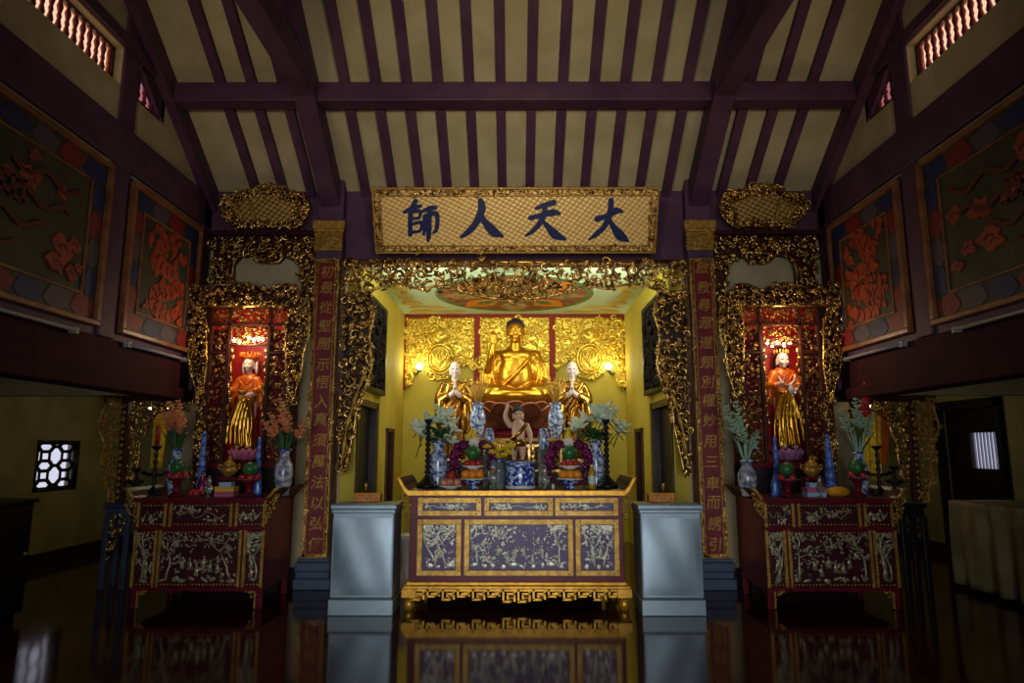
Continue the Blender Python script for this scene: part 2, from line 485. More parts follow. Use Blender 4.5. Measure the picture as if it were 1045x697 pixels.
# side walls: painted band over the aisles, beam, plaster and a baluster window under the roof
def side_wall(s, nm):
    a, b = sorted((s*XS, s*(XS+.2)))
    m = MB()
    m.mat = 1; m.box(a, b, -3.4, 8.4, 2.17, 2.66)
    m.mat = 2; m.box(a, b, -3.4, 8.4, 2.66, 4.36)
    m.mat = 0; grid_wall(m, 'x', a, b, -3.4, 8.4, 4.36, 5.66, [(.6,3.3,5.2,5.6),(3.62,6.15,5.2,5.6),(6.42,6.92,5.2,5.6)])
    m.mat = 0; m.box(a, b, -3.4, 8.4, 5.66, 9.2)
    # wedge that closes the small window under the slope
    vs = [(a,6.45,5.62),(a,6.98,5.62),(a,6.98,5.19),(b,6.45,5.62),(b,6.98,5.62),(b,6.98,5.19)]
    m.mat = 2; m.add(vs, [(0,1,2),(5,4,3),(0,3,4,1),(1,4,5,2),(2,5,3,0)], False)
    w = struct(nm, m, [M['cream'], M['beam_dark'], M['purple']])
    a2, b2 = sorted((s*XS, s*(XS-.05)))
    m = MB(); m.box(a2, b2, -3.4, 8.2, 4.38, 4.8); m.build('wall_beam', M['purple'], w, bevel=.012)
    m = MB(); m.box(a2, b2, -3.4, 8.2, 2.17, 2.3); m.build('bottom_beam', M['beam_dark'], w, bevel=.012)
    m = MB(); slab(m, 3.0, YB, roof_z(3.0)-.3, roof_z(YB)-.3, *sorted((s*XS, s*(XS-.11))), .3); m.build('gable_beam', M['purple'], w)
    m = MB(); m.box(a2, b2, -3.4, 6.9, 5.62, 5.74); m.build('window_head', M['purple'], w)
    for y in (3.32, 6.155):
        m = MB(); m.box(a2+.02*(s>0), b2-.02*(s<0), y, y+.26, 2.66, roof_z(y)+.1); m.build('wall_post', M['purple'], w, bevel=.012)
    m = MB(); m.box(a2, b2, 8.0, 8.2, 2.3, 4.95); m.build('wall_post', M['purple'], w, bevel=.012)
side_wall(-1, 'wall_left'); side_wall(1, 'wall_right')
def baluster_window(s, nm, y0, y1, pane, tri=False, rail='x'):
    x = s*(XS+.1); m = MB()
    xp = s*(XS+(.05 if tri else .17))
    if tri: x = s*(XS+.02)
    if tri: m.add([(xp,y0,5.2),(xp,y1,5.2),(xp,y0,5.6)], [(0,1,2)], False)
    else: m.quad((xp,y0,5.2),(xp,y1,5.2),(xp,y1,5.6),(xp,y0,5.6))
    w = struct(nm, m, pane)
    f = MB(); a, b = sorted((x-.02*s, x+.02*s)); f.box(a, b, y0, y1, 5.2, 5.225); f.box(a, b, y0, y0+.02, 5.2, 5.6)
    if not tri: f.box(a, b, y0, y1, 5.575, 5.6); f.box(a, b, y1-.02, y1, 5.2, 5.6)
    f.build('window_frame', M['darkwood'], w)
    n = int((y1-y0)/.105)
    for i in range(n):
        y = y0 + (i+.5)*(y1-y0)/n
        top = 5.59 if not tri else max(5.25, 5.6-.8*(y-y0)-.03)
        h = top-5.21; c = MB()
        c.lathe([(q_*.85, z_) for q_, z_ in [(.022,0),(.03,.04*h),(.016,.1*h),(.034,.25*h),(.018,.42*h),(.026,.5*h),(.018,.58*h),(.034,.75*h),(.016,.9*h),(.03,.96*h),(.022,h)]], 8, (x,y,5.21))
        c.build('baluster', M['balu'], w)
baluster_window(-1, 'window_1', 3.62, 6.15, M['warmpane']); baluster_window(-1, 'window_2', 6.42, 6.92, M['pinkpane'], True)
baluster_window(1, 'window_3', 3.62, 6.15, M['warmpane']); baluster_window(1, 'window_4', 6.42, 6.92, M['pinkpane'], True)

# sanctuary
SX, SYB, SZ = 2.0, 12.0, 4.02
for s, nm, dn in ((-1, 'wall_sanctuary_left', ('door_1','door_2')), (1, 'wall_sanctuary_right', ('door_3','door_4'))):
    a, b = sorted((s*SX, s*(SX+.25)))
    m = MB(); grid_wall(m, 'x', a, b, 8.4, 12.1, 0, 4.1, [(8.5,9.7,0,2.19),(10.45,11.05,0,1.88)])
    struct(nm, m, M['yellow'])
    c, d = sorted((s*(SX+.09), s*(SX+.13)))
    m = MB(); m.box(c, d, 8.5, 9.7, 0, 2.19); dr = struct(dn[0], m, M['blackwood'])  # dark leaf stands in for the unlit opening of the doorway
    m = MB(); e, f = sorted((s*(SX-.02), s*(SX+.1))); m.box(e, f, 8.46, 8.54, 0, 2.25); m.box(e, f, 9.64, 9.74, 0, 2.25); m.box(e, f, 8.46, 9.74, 2.16, 2.25)
    m.build('door_frame', M['darkwood'], dr)
    m = MB(); m.lathe([(.025,0),(.03,.06),(.025,.12)], 8, (s*(SX+.085), 9.5, 1.0)); m.build('door_handle', M['goldpaint'], dr)
    m = MB(); m.box(c, d, 10.45, 11.05, 0, 1.88); dr = struct(dn[1], m, M['redwood'])
    m = MB(); m.box(e, f, 10.42, 10.5, 0, 1.92); m.box(e, f, 11.0, 11.08, 0, 1.92); m.box(e, f, 10.42, 11.08, 1.86, 1.92); m.build('door_frame', M['brownwood'], dr)
m = MB(); m.box(-2.2, 2.2, SYB, 12.15, 0, 4.1); struct('wall_sanctuary_back', m, M['yellow'])
m = MB(); m.box(-2.15, 2.15, 8.35, 12.1, SZ, 4.12); sc = struct('ceiling_sanctuary', m, M['sanctceil'])

# side aisles
for s, nm in ((-1, 'left'), (1, 'right')):
    a, b = sorted((s*6.6, s*6.8))
    hole = [(9.3,10.17,1.0,1.72)] if s < 0 else [(9.1,10.35,0,2.2)]
    m = MB(); grid_wall(m, 'x', a, b, -3.4, 12.1, 0, 2.6, hole); struct('wall_aisle_'+nm, m, M['aislewall'])
    a, b = sorted((s*(XS+.06), s*6.8))
    m = MB(); m.box(a, b, -3.4, 12.1, 2.5, 2.6); struct('ceiling_aisle_'+nm, m, M['cream'])
    m = MB(); m.box(a, b, 8.25, 8.45, 2.26, 2.5); struct('trim_'+('6' if s<0 else '7'), m, M['cream'])
    m = MB(); m.box(a, b, 11.9, 12.1, 0, 2.6); struct('wall_aisle_end_'+nm, m, M['aislewall'])
    a2, b2 = sorted((s*2.2, s*3.95)); m = MB(); m.box(min(s*3.85,s*4.0), max(s*3.85,s*4.0), 8.4, 12.1, 0, 2.6); struct('wall_passage_'+nm, m, M['yellow'])
    a3, b3 = sorted((s*6.57, s*6.6)); m = MB()
    for u0, u1 in (((-3.4, 12.0),) if s < 0 else ((-3.4, 9.05), (10.4, 12.0))): m.box(a3, b3, u0, u1, 0, .17)
    struct('baseboard_aisle_'+nm, m, M['base_dark'])
# barred window of rounded cells on the left, bright slit window in the dark door on the right
m = MB(); m.quad((-6.77,9.3,1.0),(-6.77,10.17,1.0),(-6.77,10.17,1.72),(-6.77,9.3,1.72)); w5 = struct('window_5', m, M['winpane'])
m = MB()
def bar(mb, y0, z0, y1, z1, r=.028): mb.tube([(-6.64,y0,z0),(-6.64,y1,z1)], r, 6)
for t in (9.30, 10.17): bar(m, t, 1.0, t, 1.72, .05)
for t in (1.02, 1.70): bar(m, 9.3, t, 10.17, t, .05)
cw = .87/2
for cy in (9.3+cw/2, 9.3+1.5*cw):
    for zc, hz in ((1.09,.07), (1.36,.07), (1.63,.07)):          # oval cells
        pts = [(cy-.165,zc),(cy-.085,zc+hz),(cy+.085,zc+hz),(cy+.165,zc),(cy+.085,zc-hz),(cy-.085,zc-hz),(cy-.165,zc)]
        for i in range(6): bar(m, *pts[i], *pts[i+1])
    for z0, z1 in ((1.16,1.29), (1.43,1.56)):
        for yy in (cy-.085, cy+.085): bar(m, yy, z0, yy, z1, .018)
    for zc in (1.225, 1.495): pass
for zc in (1.09, 1.36, 1.63): bar(m, 9.3, zc, 9.3+cw/2-.165, zc); bar(m, 9.3+cw/2+.165, zc, 9.3+1.5*cw-.165, zc); bar(m, 9.3+1.5*cw+.165, zc, 10.17, zc)
m.build('window_grille', M['blackwood'], w5)
m = MB(); grid_wall(m, 'x', 6.66, 6.74, 9.1, 10.35, 0, 2.2, [(9.22,9.86,1.32,1.83)]); d5 = struct('door_5', m, M['blackwood'])
m = MB(); m.quad((6.73,9.22,1.32),(6.73,9.86,1.32),(6.73,9.86,1.83),(6.73,9.22,1.83)); w6 = struct('window_6', m, M['winpane'])
m = MB()
for i in range(9): m.box(6.69, 6.72, 9.25+.07*i, 9.265+.07*i, 1.32, 1.83)
m.build('window_bar', M['grey'], w6)
m = MB(); a, b = 6.52, 6.62
m.box(a, b, 9.02, 9.12, 0, 2.3); m.box(a, b, 10.33, 10.43, 0, 2.3); m.box(a, b, 9.02, 10.43, 2.18, 2.3); m.build('door_frame', M['blackwood'], d5)

# front wall behind the viewer with the wide entrance door
m = MB(); grid_wall(m, 'y', -3.6, -3.4, -6.8, 6.8, 0, 5.4, [(-2.3,2.3,0,3.2)]); struct('wall_front', m, M['cream'])
m = MB()
for x in (-2.3, 2.2): m.box(x, x+.1, -3.62, -3.36, 0, 3.2)
m.box(-2.3, 2.3, -3.62, -3.36, 3.2, 3.32); struct('trim_8', m, M['redwood'])
# ================================================================ SANCTUARY FRONT: sign, couplets, carved frames
YF = 8.06
# --- name board, leaning forward
pb, pt = at(526, 258, 7.93), at(526, 191, 7.57)
tilt = math.atan2(pb.y-pt.y, pt.z-pb.z); SL = (pt-pb).length; SW = 3.44
sign = thing('name_board', 'long gold woven name board with four dark blue brush characters above the altar', 'sign', (pb.x, pb.y, pb.z), (tilt, 0, 0))
m = MB(); m.box(-SW/2+.03, SW/2-.03, -.02, .04, .03, SL-.03); m.build('board', M['signweave'], sign)
m = MB()
rim_w = .085
for q in (0, 1):
    pass
frame_rect(m, -SW/2, SW/2, 0, SL, .022, -.055, .05); frame_rect(m, -SW/2+rim_w, SW/2-rim_w, rim_w, SL-rim_w, .018, -.045, .0)
fr = m.build('frame', M['goldpaint'], sign, bevel=.004)
m = MB()
for seg in ([(-SW/2+.02,.015),(SW/2-.02,.015),(SW/2-.02,rim_w),(-SW/2+.02,rim_w)], [(-SW/2+.02,SL-rim_w),(SW/2-.02,SL-rim_w),(SW/2-.02,SL-.015),(-SW/2+.02,SL-.015)],
            [(-SW/2+.015,.05),(-SW/2+rim_w,.05),(-SW/2+rim_w,SL-.05),(-SW/2+.015,SL-.05)], [(SW/2-rim_w,.05),(SW/2-.015,.05),(SW/2-.015,SL-.05),(SW/2-rim_w,SL-.05)]):
    carve(m, seg, 5, 190, .016, .034, .03, -.02)
m.build('carved_border', M['gilt'], fr)
CH = {
 'character_master': [[(172,64,8),(160,84,7),(150,94,3)],[(130,104,5),(160,90,8),(190,80,5)],[(154,96,8),(150,140,8),(148,186,8)],[(160,104,4),(186,100,6),(182,124,5),(158,128,5)],[(158,148,5),(188,142,6),(184,172,5),(154,178,5)],
                      [(196,100,5),(225,90,9),(243,86,5)],[(202,118,7),(200,158,7),(196,186,5)],[(202,118,5),(240,108,8),(246,128,7),(241,168,7),(228,180,3)],[(220,92,8),(217,140,8),(213,190,8),(209,212,4)]],
 'character_person': [[(398,64,10),(402,92,13),(384,138,11),(354,176,10),(328,196,5)],[(390,102,5),(412,140,11),(442,176,16),(473,193,5)]],
 'character_heaven': [[(592,90,6),(622,78,8),(652,70,10)],[(571,126,8),(610,116,8),(650,106,11),(673,110,5)],[(621,84,8),(620,108,9),(604,146,9),(580,174,7),(556,191,4)],[(612,132,5),(636,162,10),(660,188,15),(694,204,5)]],
 'character_great': [[(805,130,10),(840,118,8),(870,100,11),(891,103,5)],[(851,62,9),(849,110,10),(831,158,9),(802,188,8),(779,206,3)],[(840,120,5),(864,160,10),(889,192,16),(916,211,5)]],
}
for nm, strokes in CH.items():
    m = MB()
    for i, st in enumerate(strokes):
        P3 = smooth_poly([((p[0]-519)/994*SW, (258-p[1])/243*SL, p[2]/940*SW) for p in st], 4)
        m.ribbon([(p[0], p[1]) for p in P3], [max(p[2], .004) for p in P3], -.021, .012+.0008*i)
    m.build(nm, M['navy'], sign)
# --- couplet boards on the columns
def text_mesh(ch, size):
    cu = bpy.data.curves.new('glyph', 'FONT'); cu.body = ch; cu.size = size; cu.align_x = 'CENTER'; cu.align_y = 'CENTER'; cu.extrude = .004; cu.shear = .12; cu.offset = .0015; cu.resolution_u = 3
    o = bpy.data.objects.new('glyph', cu); COL.objects.link(o)
    dg = bpy.context.evaluated_depsgraph_get()
    me = bpy.data.meshes.new_from_object(o.evaluated_get(dg)); bpy.data.objects.remove(o); bpy.data.curves.remove(cu)
    me.transform(Matrix.Rotation(PI/2, 4, 'X')); return me
def couplet(s, text, ys, label):
    zt, zb = at(525, 265, YF).z, at(525, 569, YF).z; H = zt-zb
    t = thing('couplet_board', label, 'sign', (s*2.335, YF-.004, zb))
    m = MB(); m.box(-.12, .12, -.03, 0, .03, H-.03); m.build('board', M['redboard'], t)
    m = MB(); frame_rect(m, -.15, .15, 0, H, .012, -.045, 0); frame_rect(m, -.112, .112, .038, H-.038, .008, -.045, 0)
    fr = m.build('border', M['goldpaint'], t)
    m = MB()
    for k, seg in enumerate(([(-.148,.01),(-.108,.01),(-.108,H-.01),(-.148,H-.01)], [(.108,.01),(.148,.01),(.148,H-.01),(.108,H-.01)], [(-.14,0),(.14,0),(.14,.04),(-.14,.04)], [(-.14,H-.04),(.14,H-.04),(.14,H),(-.14,H)])):
        m.prism(seg, -.02, -.012); carve(m, seg, 11+k, 150 if k < 2 else 16, .012, .024, .03, -.02)
    m.build('carved_border', M['gilt'], fr)
    for ch, y in zip(text, ys):
        me = text_mesh(ch, .165); g = link_mesh('character', me, M['goldpaint'], t); g.location = (0, -.033, at(525, y, YF).z-zb)
couplet(-1, '初最從堅開示悟入真須萬法以弘傳', [279,295,315,334,352,373,391,411,429,450,472,493,514,535,556], 'tall red couplet board with gold characters on the column left of the altar')
couplet(1, '啟教尋源道類別權妙用三車而誘引', [275,295,313,331,351,371,391,410,430,451,472,494,513,535,556], 'tall red couplet board with gold characters on the column right of the altar')
# --- gold capitals above the couplets
for s, sd in ((-1,'left'), (1,'right')):
    zb, zt = at(525, 256, YF).z, at(525, 226, YF).z; H = zt-zb
    t = thing('column_capital', f'square gold capital at the top of the column {sd} of the name board', 'capital', (s*2.335, 8.06, zb))
    m = MB()
    m.box(-.175,.175,-.03,.0,0,.11*H); m.box(-.17,.17,-.02,.0,.11*H,.62*H); m.box(-.19,.19,-.05,0,.62*H,.72*H); m.box(-.2,.2,-.06,0,.72*H,H)
    m.build('moulding', M['goldpaint'], t, bevel=.008)
    m = MB(); carve(m, [(-.165,.14*H),(.165,.14*H),(.165,.6*H),(-.165,.6*H)], 3, 60, .02, .04, .03, -.02); m.build('carved_band', M['goldpaint'], t)
# --- great carved frame of the opening
t = thing('carved_portal', 'wide openwork gilded frame of carved scrolls around the sanctuary opening', 'carving', (0, YF, 0))
def L(pts): return xz(pts, YF)
val = [(352,268),(698,268),(698,310),(688,303),(676,299),(655,292),(640,291),(620,296),(605,293),(590,296),(575,300),(548,305),(525,306),(502,305),(475,300),(462,296),(446,293),(430,296),(410,291),(396,292),(376,299),(364,306),(352,312)]
m = MB(); carve(m, L(val), 21, 620, .035, .075, .1, 0, solid=.8)
P = L(val)
lower = smooth_poly(P[3:], 3); m.tube([(p[0], -.05, p[1]) for p in lower], .018, 6)
m.tube([(P[0][0], -.02, P[0][1]), (P[1][0], -.02, P[1][1])], .025, 6)
m.build('valance', M['gilt'], t)
m = MB(); carve(m, L([(500,286),(550,286),(546,304),(525,312),(504,304)]), 77, 40, .03, .06, .1, -.08); m.build('carved_boss', M['gilt'], t)
jl = [(352,300),(378,300),(383,318),(377,345),(380,372),(374,395),(366,412),(362,440),(357,462),(353,482),(346,482)]
for mirror in (0, 1):
    pts = [(1050-p[0], p[1]) for p in jl] if mirror else jl
    m = MB(); m.prism(L([(p_[0] if 0 else (p_[0]+(1.5 if mirror else -1.5)), p_[1]) for p_ in pts]), .03, .05); m.build('backing', M['darkwood'], t)
    m = MB(); carve(m, L(pts), 31+mirror, 330, .03, .065, .1, 0, solid=.75)
    Q = L(pts); m.tube([(p[0], -.05, p[1]) for p in smooth_poly(Q[1:-1], 3)], .016, 6)
    jm = m.build('jamb_carving', M['gilt'], t)
    br = [(374,383),(367,400),(361,418),(356,436),(353,456),(350,474)]
    if mirror: br = [(1050-p[0], p[1]) for p in br]
    m = MB(); m.tube([(p[0], -.1, p[1]) for p in smooth_poly(L(br), 4)], [.03*(.6+.4*math.sin(i*1.3)) for i in range(21)], 6)
    m.build('branch', M['goldpaint'], jm)
# --- frame strip round the carving
m = MB(); a = L([(349,266),(349,569)]); 
for s in (-1, 1):
    m.box(min(s*2.16,s*2.2), max(s*2.16,s*2.2), 0, .12, .0, at(525,266,YF).z)
m.box(-2.2, 2.2, -.01, .12, at(525,268.5,YF).z, at(525,265,YF).z)
m.build('frame_strip', M['brownwood'], t)
# --- fan shaped plaques above the side bays
def plaque(s, label):
    Y = 8.03
    c = at(525-s*-0 + (271-525)*(-s)*-1*0 + (271-525 if s < 0 else 525-271), 213, Y)
    def Q(pts):
        out = []
        for x, y in pts:
            w = at(x, y, Y); out.append((w.x-at(271,213,Y).x, w.z-c.z))
        return [(p[0]*(-s)*-1 if s < 0 else -p[0], p[1]) for p in out] if s > 0 else out
    t = thing('fan_plaque', label, 'plaque', (c.x, Y, c.z))
    outer = [(226,210),(232,199),(244,200),(256,194),(270,190),(284,192),(296,198),(310,199),(316,211),(313,221),(303,231),(244,232),(230,222)]
    inner = [(235,210),(255,202),(270,199),(285,201),(304,207),(298,228),(246,228)]
    O, I = Q(outer), Q(inner)
    m = MB(); m.prism(I, -.03, .04); m.build('woven_field', M['fanweave'], t)
    m = MB()
    for k in range(len(outer)):
        pass
    n = 26
    def samp(poly, k):
        per = [math.dist(poly[i], poly[(i+1)%len(poly)]) for i in range(len(poly))]; tot = sum(per); out = []
        for j in range(k):
            d = tot*j/k; i = 0
            while d > per[i]: d -= per[i]; i += 1
            a, b = poly[i], poly[(i+1)%len(poly)]; f = d/per[i]
            out.append((a[0]+(b[0]-a[0])*f, a[1]+(b[1]-a[1])*f))
        return out
    # ring region carving
    rnd = random.Random(8)
    ring = MB()
    pl = []
    full = MB()
    carve_pts = []
    xs = [p[0] for p in O]; zs = [p[1] for p in O]
    tries = 0
    while len(carve_pts) < 120 and tries < 6000:
        tries += 1
        x, z = rnd.uniform(min(xs), max(xs)), rnd.uniform(min(zs), max(zs))
        if in_poly(x, z, O) and not in_poly(x, z, I) and all((x-a)**2+(z-b)**2 > .0016 for a, b in carve_pts): carve_pts.append((x, z))
    for x, z in carve_pts:
        if rnd.random() < .5: ring.tube(spiral(rnd, x, z, rnd.uniform(.04,.065), rnd.uniform(0,6.3), rnd.choice((-1,1)), 1.1, -rnd.uniform(.02,.06)), .014, 5)
        else:
            a = rnd.uniform(0, 6.3); ring.ell((x, -rnd.uniform(.02,.06), z), (.05,.025,.022), (0,a,0), 6, 4)
    rim(ring, O, .014, -.01)
    ring.build('carved_frame', M['gilt'], t)
    m = MB()
    xa = [p[0] for p in I]
    for f in ((.1,.22), (.3,.4)) if s < 0 else ((.9,.78), (.7,.62)):
        x0 = min(xa)+(max(xa)-min(xa))*f[0]; x1 = min(xa)+(max(xa)-min(xa))*f[1]
        m.tube([(x0,-.05,.0+.1),(x1,-.05,-.19)], .018, 8)
    m.build('bamboo_rib', M['goldpaint'], t)
    return t
plaque(-1, 'carved gold fan shaped plaque hanging over the left side shrine'); plaque(1, 'carved gold fan shaped plaque hanging over the right side shrine')
# --- n-shaped carvings over the bays
for s, sd in ((-1,'left'), (1,'right')):
    Y = 8.2
    t = thing('carved_valance', f'gilded carved three-sided valance below the fan plaque over the {sd} side shrine', 'carving', (0, Y, 0))
    po = [(217,238),(322,238),(322,322),(317,340),(311,318),(309,282),(303,268),(290,262),(285,268),(265,268),(260,261),(246,262),(239,270),(238,286),(234,298),(217,300)]
    pts = po if s < 0 else [(1050-p[0], p[1]) for p in po]
    P = xz(pts, Y)
    m = MB(); carve(m, P, 41+s, 300, .03, .06, .09, 0, solid=.8); m.tube([(p[0], -.03, p[1]) for p in smooth_poly(P[3:], 2)], .014, 6); m.build('openwork', M['gilt'], t)
    m = MB(); m.prism(P, .02, .05); m.build('backing_board', M['brownwood'], t)
# ================================================================ SIDE SHRINES
YS = 7.87
def shrine(s, label):
    sd = -1 if s < 0 else 1
    c = at(247, 470, YS); cx = abs(c.x)*sd
    t = thing('side_shrine', label, 'shrine', (cx, YS, 0))
    def Q(pts):
        out = xz(pts, YS, c.x, 0)
        return out if s < 0 else [(-p[0], p[1]) for p in out]
    z_top = at(525, 312, YS).z; z_sill = at(525, 474, YS).z
    hw = .5
    m = MB()                                           # red-lined case set back to the wall
    m.mat = 0
    m.box(-hw, hw, .36, .39, .0, z_top); m.box(-hw, -hw+.03, .02, .36, 1.0, z_top); m.box(hw-.03, hw, .02, .36, 1.0, z_top); m.box(-hw, hw, .02, .36, z_top-.03, z_top)
    m.mat = 1; m.box(-hw, hw, .0, .36, 0, z_sill)
    m.build('case', [M['redin'], M['darkwood']], t)
    for q in (-1, 1):
        m = MB(); a_, b_ = sorted((q*.47, q*.235)); m.box(a_, b_, .03, .05, z_sill, at(525,336,YS).z); m.build('side_board', M['redwood'], t)
    for q in (-1, 1):
        m = MB(); m.box(*sorted((q*.455, q*.58)), -.005, .02, z_sill, z_top); m.build('front_board', M['brownwood'], t)
    # dark lattice of the front
    x0, x1 = -.46, .46
    za, zb, zc = z_top-.02, at(525,331,YS).z, at(525,353,YS).z
    m = MB()
    for x in (x0, -.24, .24, x1): m.box(x-.018, x+.018, -.03, .02, z_sill, za)
    for z in (za, zb): m.box(x0, x1, -.03, .02, z-.018, z+.018)
    m.box(x0, -.24, -.03, .02, zc-.1, zc-.07); m.box(.24, x1, -.03, .02, zc-.1, zc-.07)
    m.box(-.24, .24, -.03, .02, zc+.0, zc+.02)
    m.box(x0-.02, x1+.02, -.05, .02, z_sill-.05, z_sill+.02)
    m.build('lattice_frame', M['brownwood'], t, bevel=.004)
    sd_ = 51+s
    for k, (a, b, c0, c1, n) in enumerate(((x0,-.24,zb,za,22),(-.24,.24,zb,za,46),(.24,x1,zb,za,22),(-.24,.24,zc,zb,46),(x0,-.24,zc-.07,zb,22),(.24,x1,zc-.07,zb,22),(x0,-.25,z_sill+.03,zc-.1,90),(.25,x1,z_sill+.03,zc-.1,90))):
        m = MB(); carve(m, [(a+.03,c0+.025),(b-.03,c0+.025),(b-.03,c1-.025),(a+.03,c1-.025)], sd_+k, n, .018, .036, .03, .01); rim(m, [(a+.02,c0+.015),(b-.02,c0+.015),(b-.02,c1-.015),(a+.02,c1-.015)], .006); m.build('fretwork_panel', M['gilt_dark'], t)
    for x in (-.205, .205):                            # curtain of drops each side of the opening
        m = MB(); m.tube([(x,0,zc-.02),(x,0,zc-.95)], .006, 5)
        for i in range(11):
            zz = zc-.06-i*.085; m.ell((x+.018*math.sin(i*2.1), 0, zz), (.022,.018,.04), (0,.4*math.sin(i),0), 6, 4)
        m.build('hanging_drops', M['gilt'], t)
    # carved crest and wings
    crest = [(186,303),(190,295),(200,291),(212,293),(222,297),(232,294),(247,290),(262,293),(274,297),(284,293),(296,291),(304,296),(307,306),(290,318),(290,312),(205,312),(204,318)]
    m = MB(); m.prism(Q(crest), .0, .02); m.build('crest_board', M['brownwood'], t)
    m = MB(); carve(m, Q(crest), 61+s, 170, .025, .05, .09, -.02, solid=.8); rim(m, smooth_poly(Q(crest)[:13], 3), .014, -.04, False)
    q = Q([(204,313),(290,313)]); m.tube([(q[0][0],-.05,q[0][1]),(q[1][0],-.05,q[1][1])], .02, 6)
    m.build('carved_crest', M['gilt'], t)
    wing = [(187,303),(204,313),(209,330),(209,375),(206,400),(201,408),(197,392),(193,380),(191,362),(186,345),(185,325)]
    for mir in (0, 1):
        pts = [(p[0]+3, p[1]) for p in wing] if not mir else [(502-p[0]*1.0, p[1]) for p in wing]
        m = MB(); carve(m, Q(pts), 71+mir+s, 150, .022, .045, .07, -.02, solid=.85)
        oq = Q(pts); m.tube([(p[0],-.05,p[1]) for p in smooth_poly(oq[5:]+oq[:1], 3)], .013, 6); m.tube([(p[0],-.04,p[1]) for p in oq[1:6]], .012, 6)
        tip = oq[5]; sg = -1 if tip[0] < 0 else 1
        m.tube(spiral(random.Random(4), tip[0]-sg*-.02, tip[1]-.03, .06, .5, 1, 1.2, -.05), .014, 5)
        m.build('carved_wing', M['gilt'], t)
        x = -.51 if not mir else .51
        m = MB(); m.box(x-.045, x+.045, -.02, .03, 1.0, at(525,395,YS).z); m.build('post', M['brownwood'], t)
        m = MB(); carve(m, [(x-.04,1.15),(x+.04,1.15),(x+.04,at(525,392,YS).z),(x-.04,at(525,392,YS).z)], 81+mir, 60, .022, .04, .03, -.03); m.build('post_carving', M['gilt'], t)
    # lotus shelf inside is the statue's own; sill
    m = MB(); m.box(-hw, hw, -.06, .36, z_sill-.04, z_sill); m.build('sill', M['redwood'], t, bevel=.006)
    return t, cx, z_sill
shL = shrine(-1, 'red carved gold-crested shrine of the crowned statue, behind the left side altar')
shR = shrine(1, 'red carved gold-crested shrine of the black-haired statue, behind the right side altar')
# strings of little bulbs at the head of each niche
def bulb_string(cx, pts, label, e):
    w = [at(p[0], p[1], YS+.06) for p in pts]
    t = thing('bulb_string', label, 'lamp', (cx, YS+.06, w[0].z))
    m = MB(); m.tube([(p.x-cx, 0, p.z-w[0].z+.03) for p in w], .006, 5); m.build('wire', M['blackwood'], t)
    for p in w:
        m = MB(); m.ell((p.x-cx, 0, p.z-w[0].z), (.02,.02,.026), None, 8, 6); m.build('bulb', M['bulbwarm'], t)
    mid = sum((p.x-cx for p in w), 0)/len(w)
    point_light(t, (mid*.4, -.2, -.02), e, (1,.74,.45), .08)  # bulb glow set forward of the string, where no bulb hangs
bulb_string(shL[1], [(233,348),(239,347),(244,349),(254,345),(259,347),(264,346),(268,346),(275,346)], 'string of glowing bulbs above the crowned statue in the left shrine', 11)
bulb_string(shR[1], [(783,351),(788,352),(793,350),(800,352),(806,351)], 'string of glowing bulbs above the black haired statue in the right shrine', 11)

# ================================================================ ALTARS
def altar(name, label, cat, ox, W, D, zt, px_w, top_rows, low_rows, zr, body, mats, fret, ears, legs):
    """all sizes in metres; rows are lists of (x0,x1) about the centre; zr = (row1 z0,z1,row2 z0,z1)"""
    t = thing(name, label, cat, (ox, 7.05, 0))
    lac, wood, fr_m = mats
    hw = W/2
    z0, z1 = body
    m = MB(); m.box(-hw, hw, 0, D, z0, z1); bd = m.build('body', wood, t, bevel=.006)
    rows = [(a, b, zr[0], zr[1]) for a, b in top_rows] + [(a, b, zr[2], zr[3]) for a, b in low_rows]
    for k, (a, b, c0, c1) in enumerate(rows):
        m = MB(); m.box(a, b, -.012, 0, c0, c1); p = m.build('panel', lac, t)
        m = MB(); w = fret['fw']
        if fret['full']: frame_rect(m, a, b, c0, c1, w, -.026, -.01); frame_rect(m, a+w*.72, b-w*.72, c0+w*.72, c1-w*.72, .008, -.03, -.01)
        else:
            m.box(a, a+w, -.026, -.01, c0, c1); m.box(b-w, b, -.026, -.01, c0, c1)
        nb = int((c1-c0)/.035)
        for i in range(nb):
            z = c0+(i+.5)*(c1-c0)/nb
            for x in (a+w, b-w): m.ell((x, -.022, z), (.011,.008,.011), None, 6, 4)
        nb = int((b-a)/.035)
        for i in range(nb):
            x = a+(i+.5)*(b-a)/nb
            for z in (c0+w*.9, c1-w*.9): m.ell((x, -.022 if fret['full'] else -.013, z), (.011,.008,.011), None, 6, 4)
        m.build('panel_frame', fr_m, p)
        inlay(a+w*1.25, b-w*1.25, c0+w*1.2, c1-w*1.2, 100+k+fret['seed'], p, 1 if fret['full'] else .55, M['pearl' if fret['full'] else 'pearl_warm'])
    return t, bd
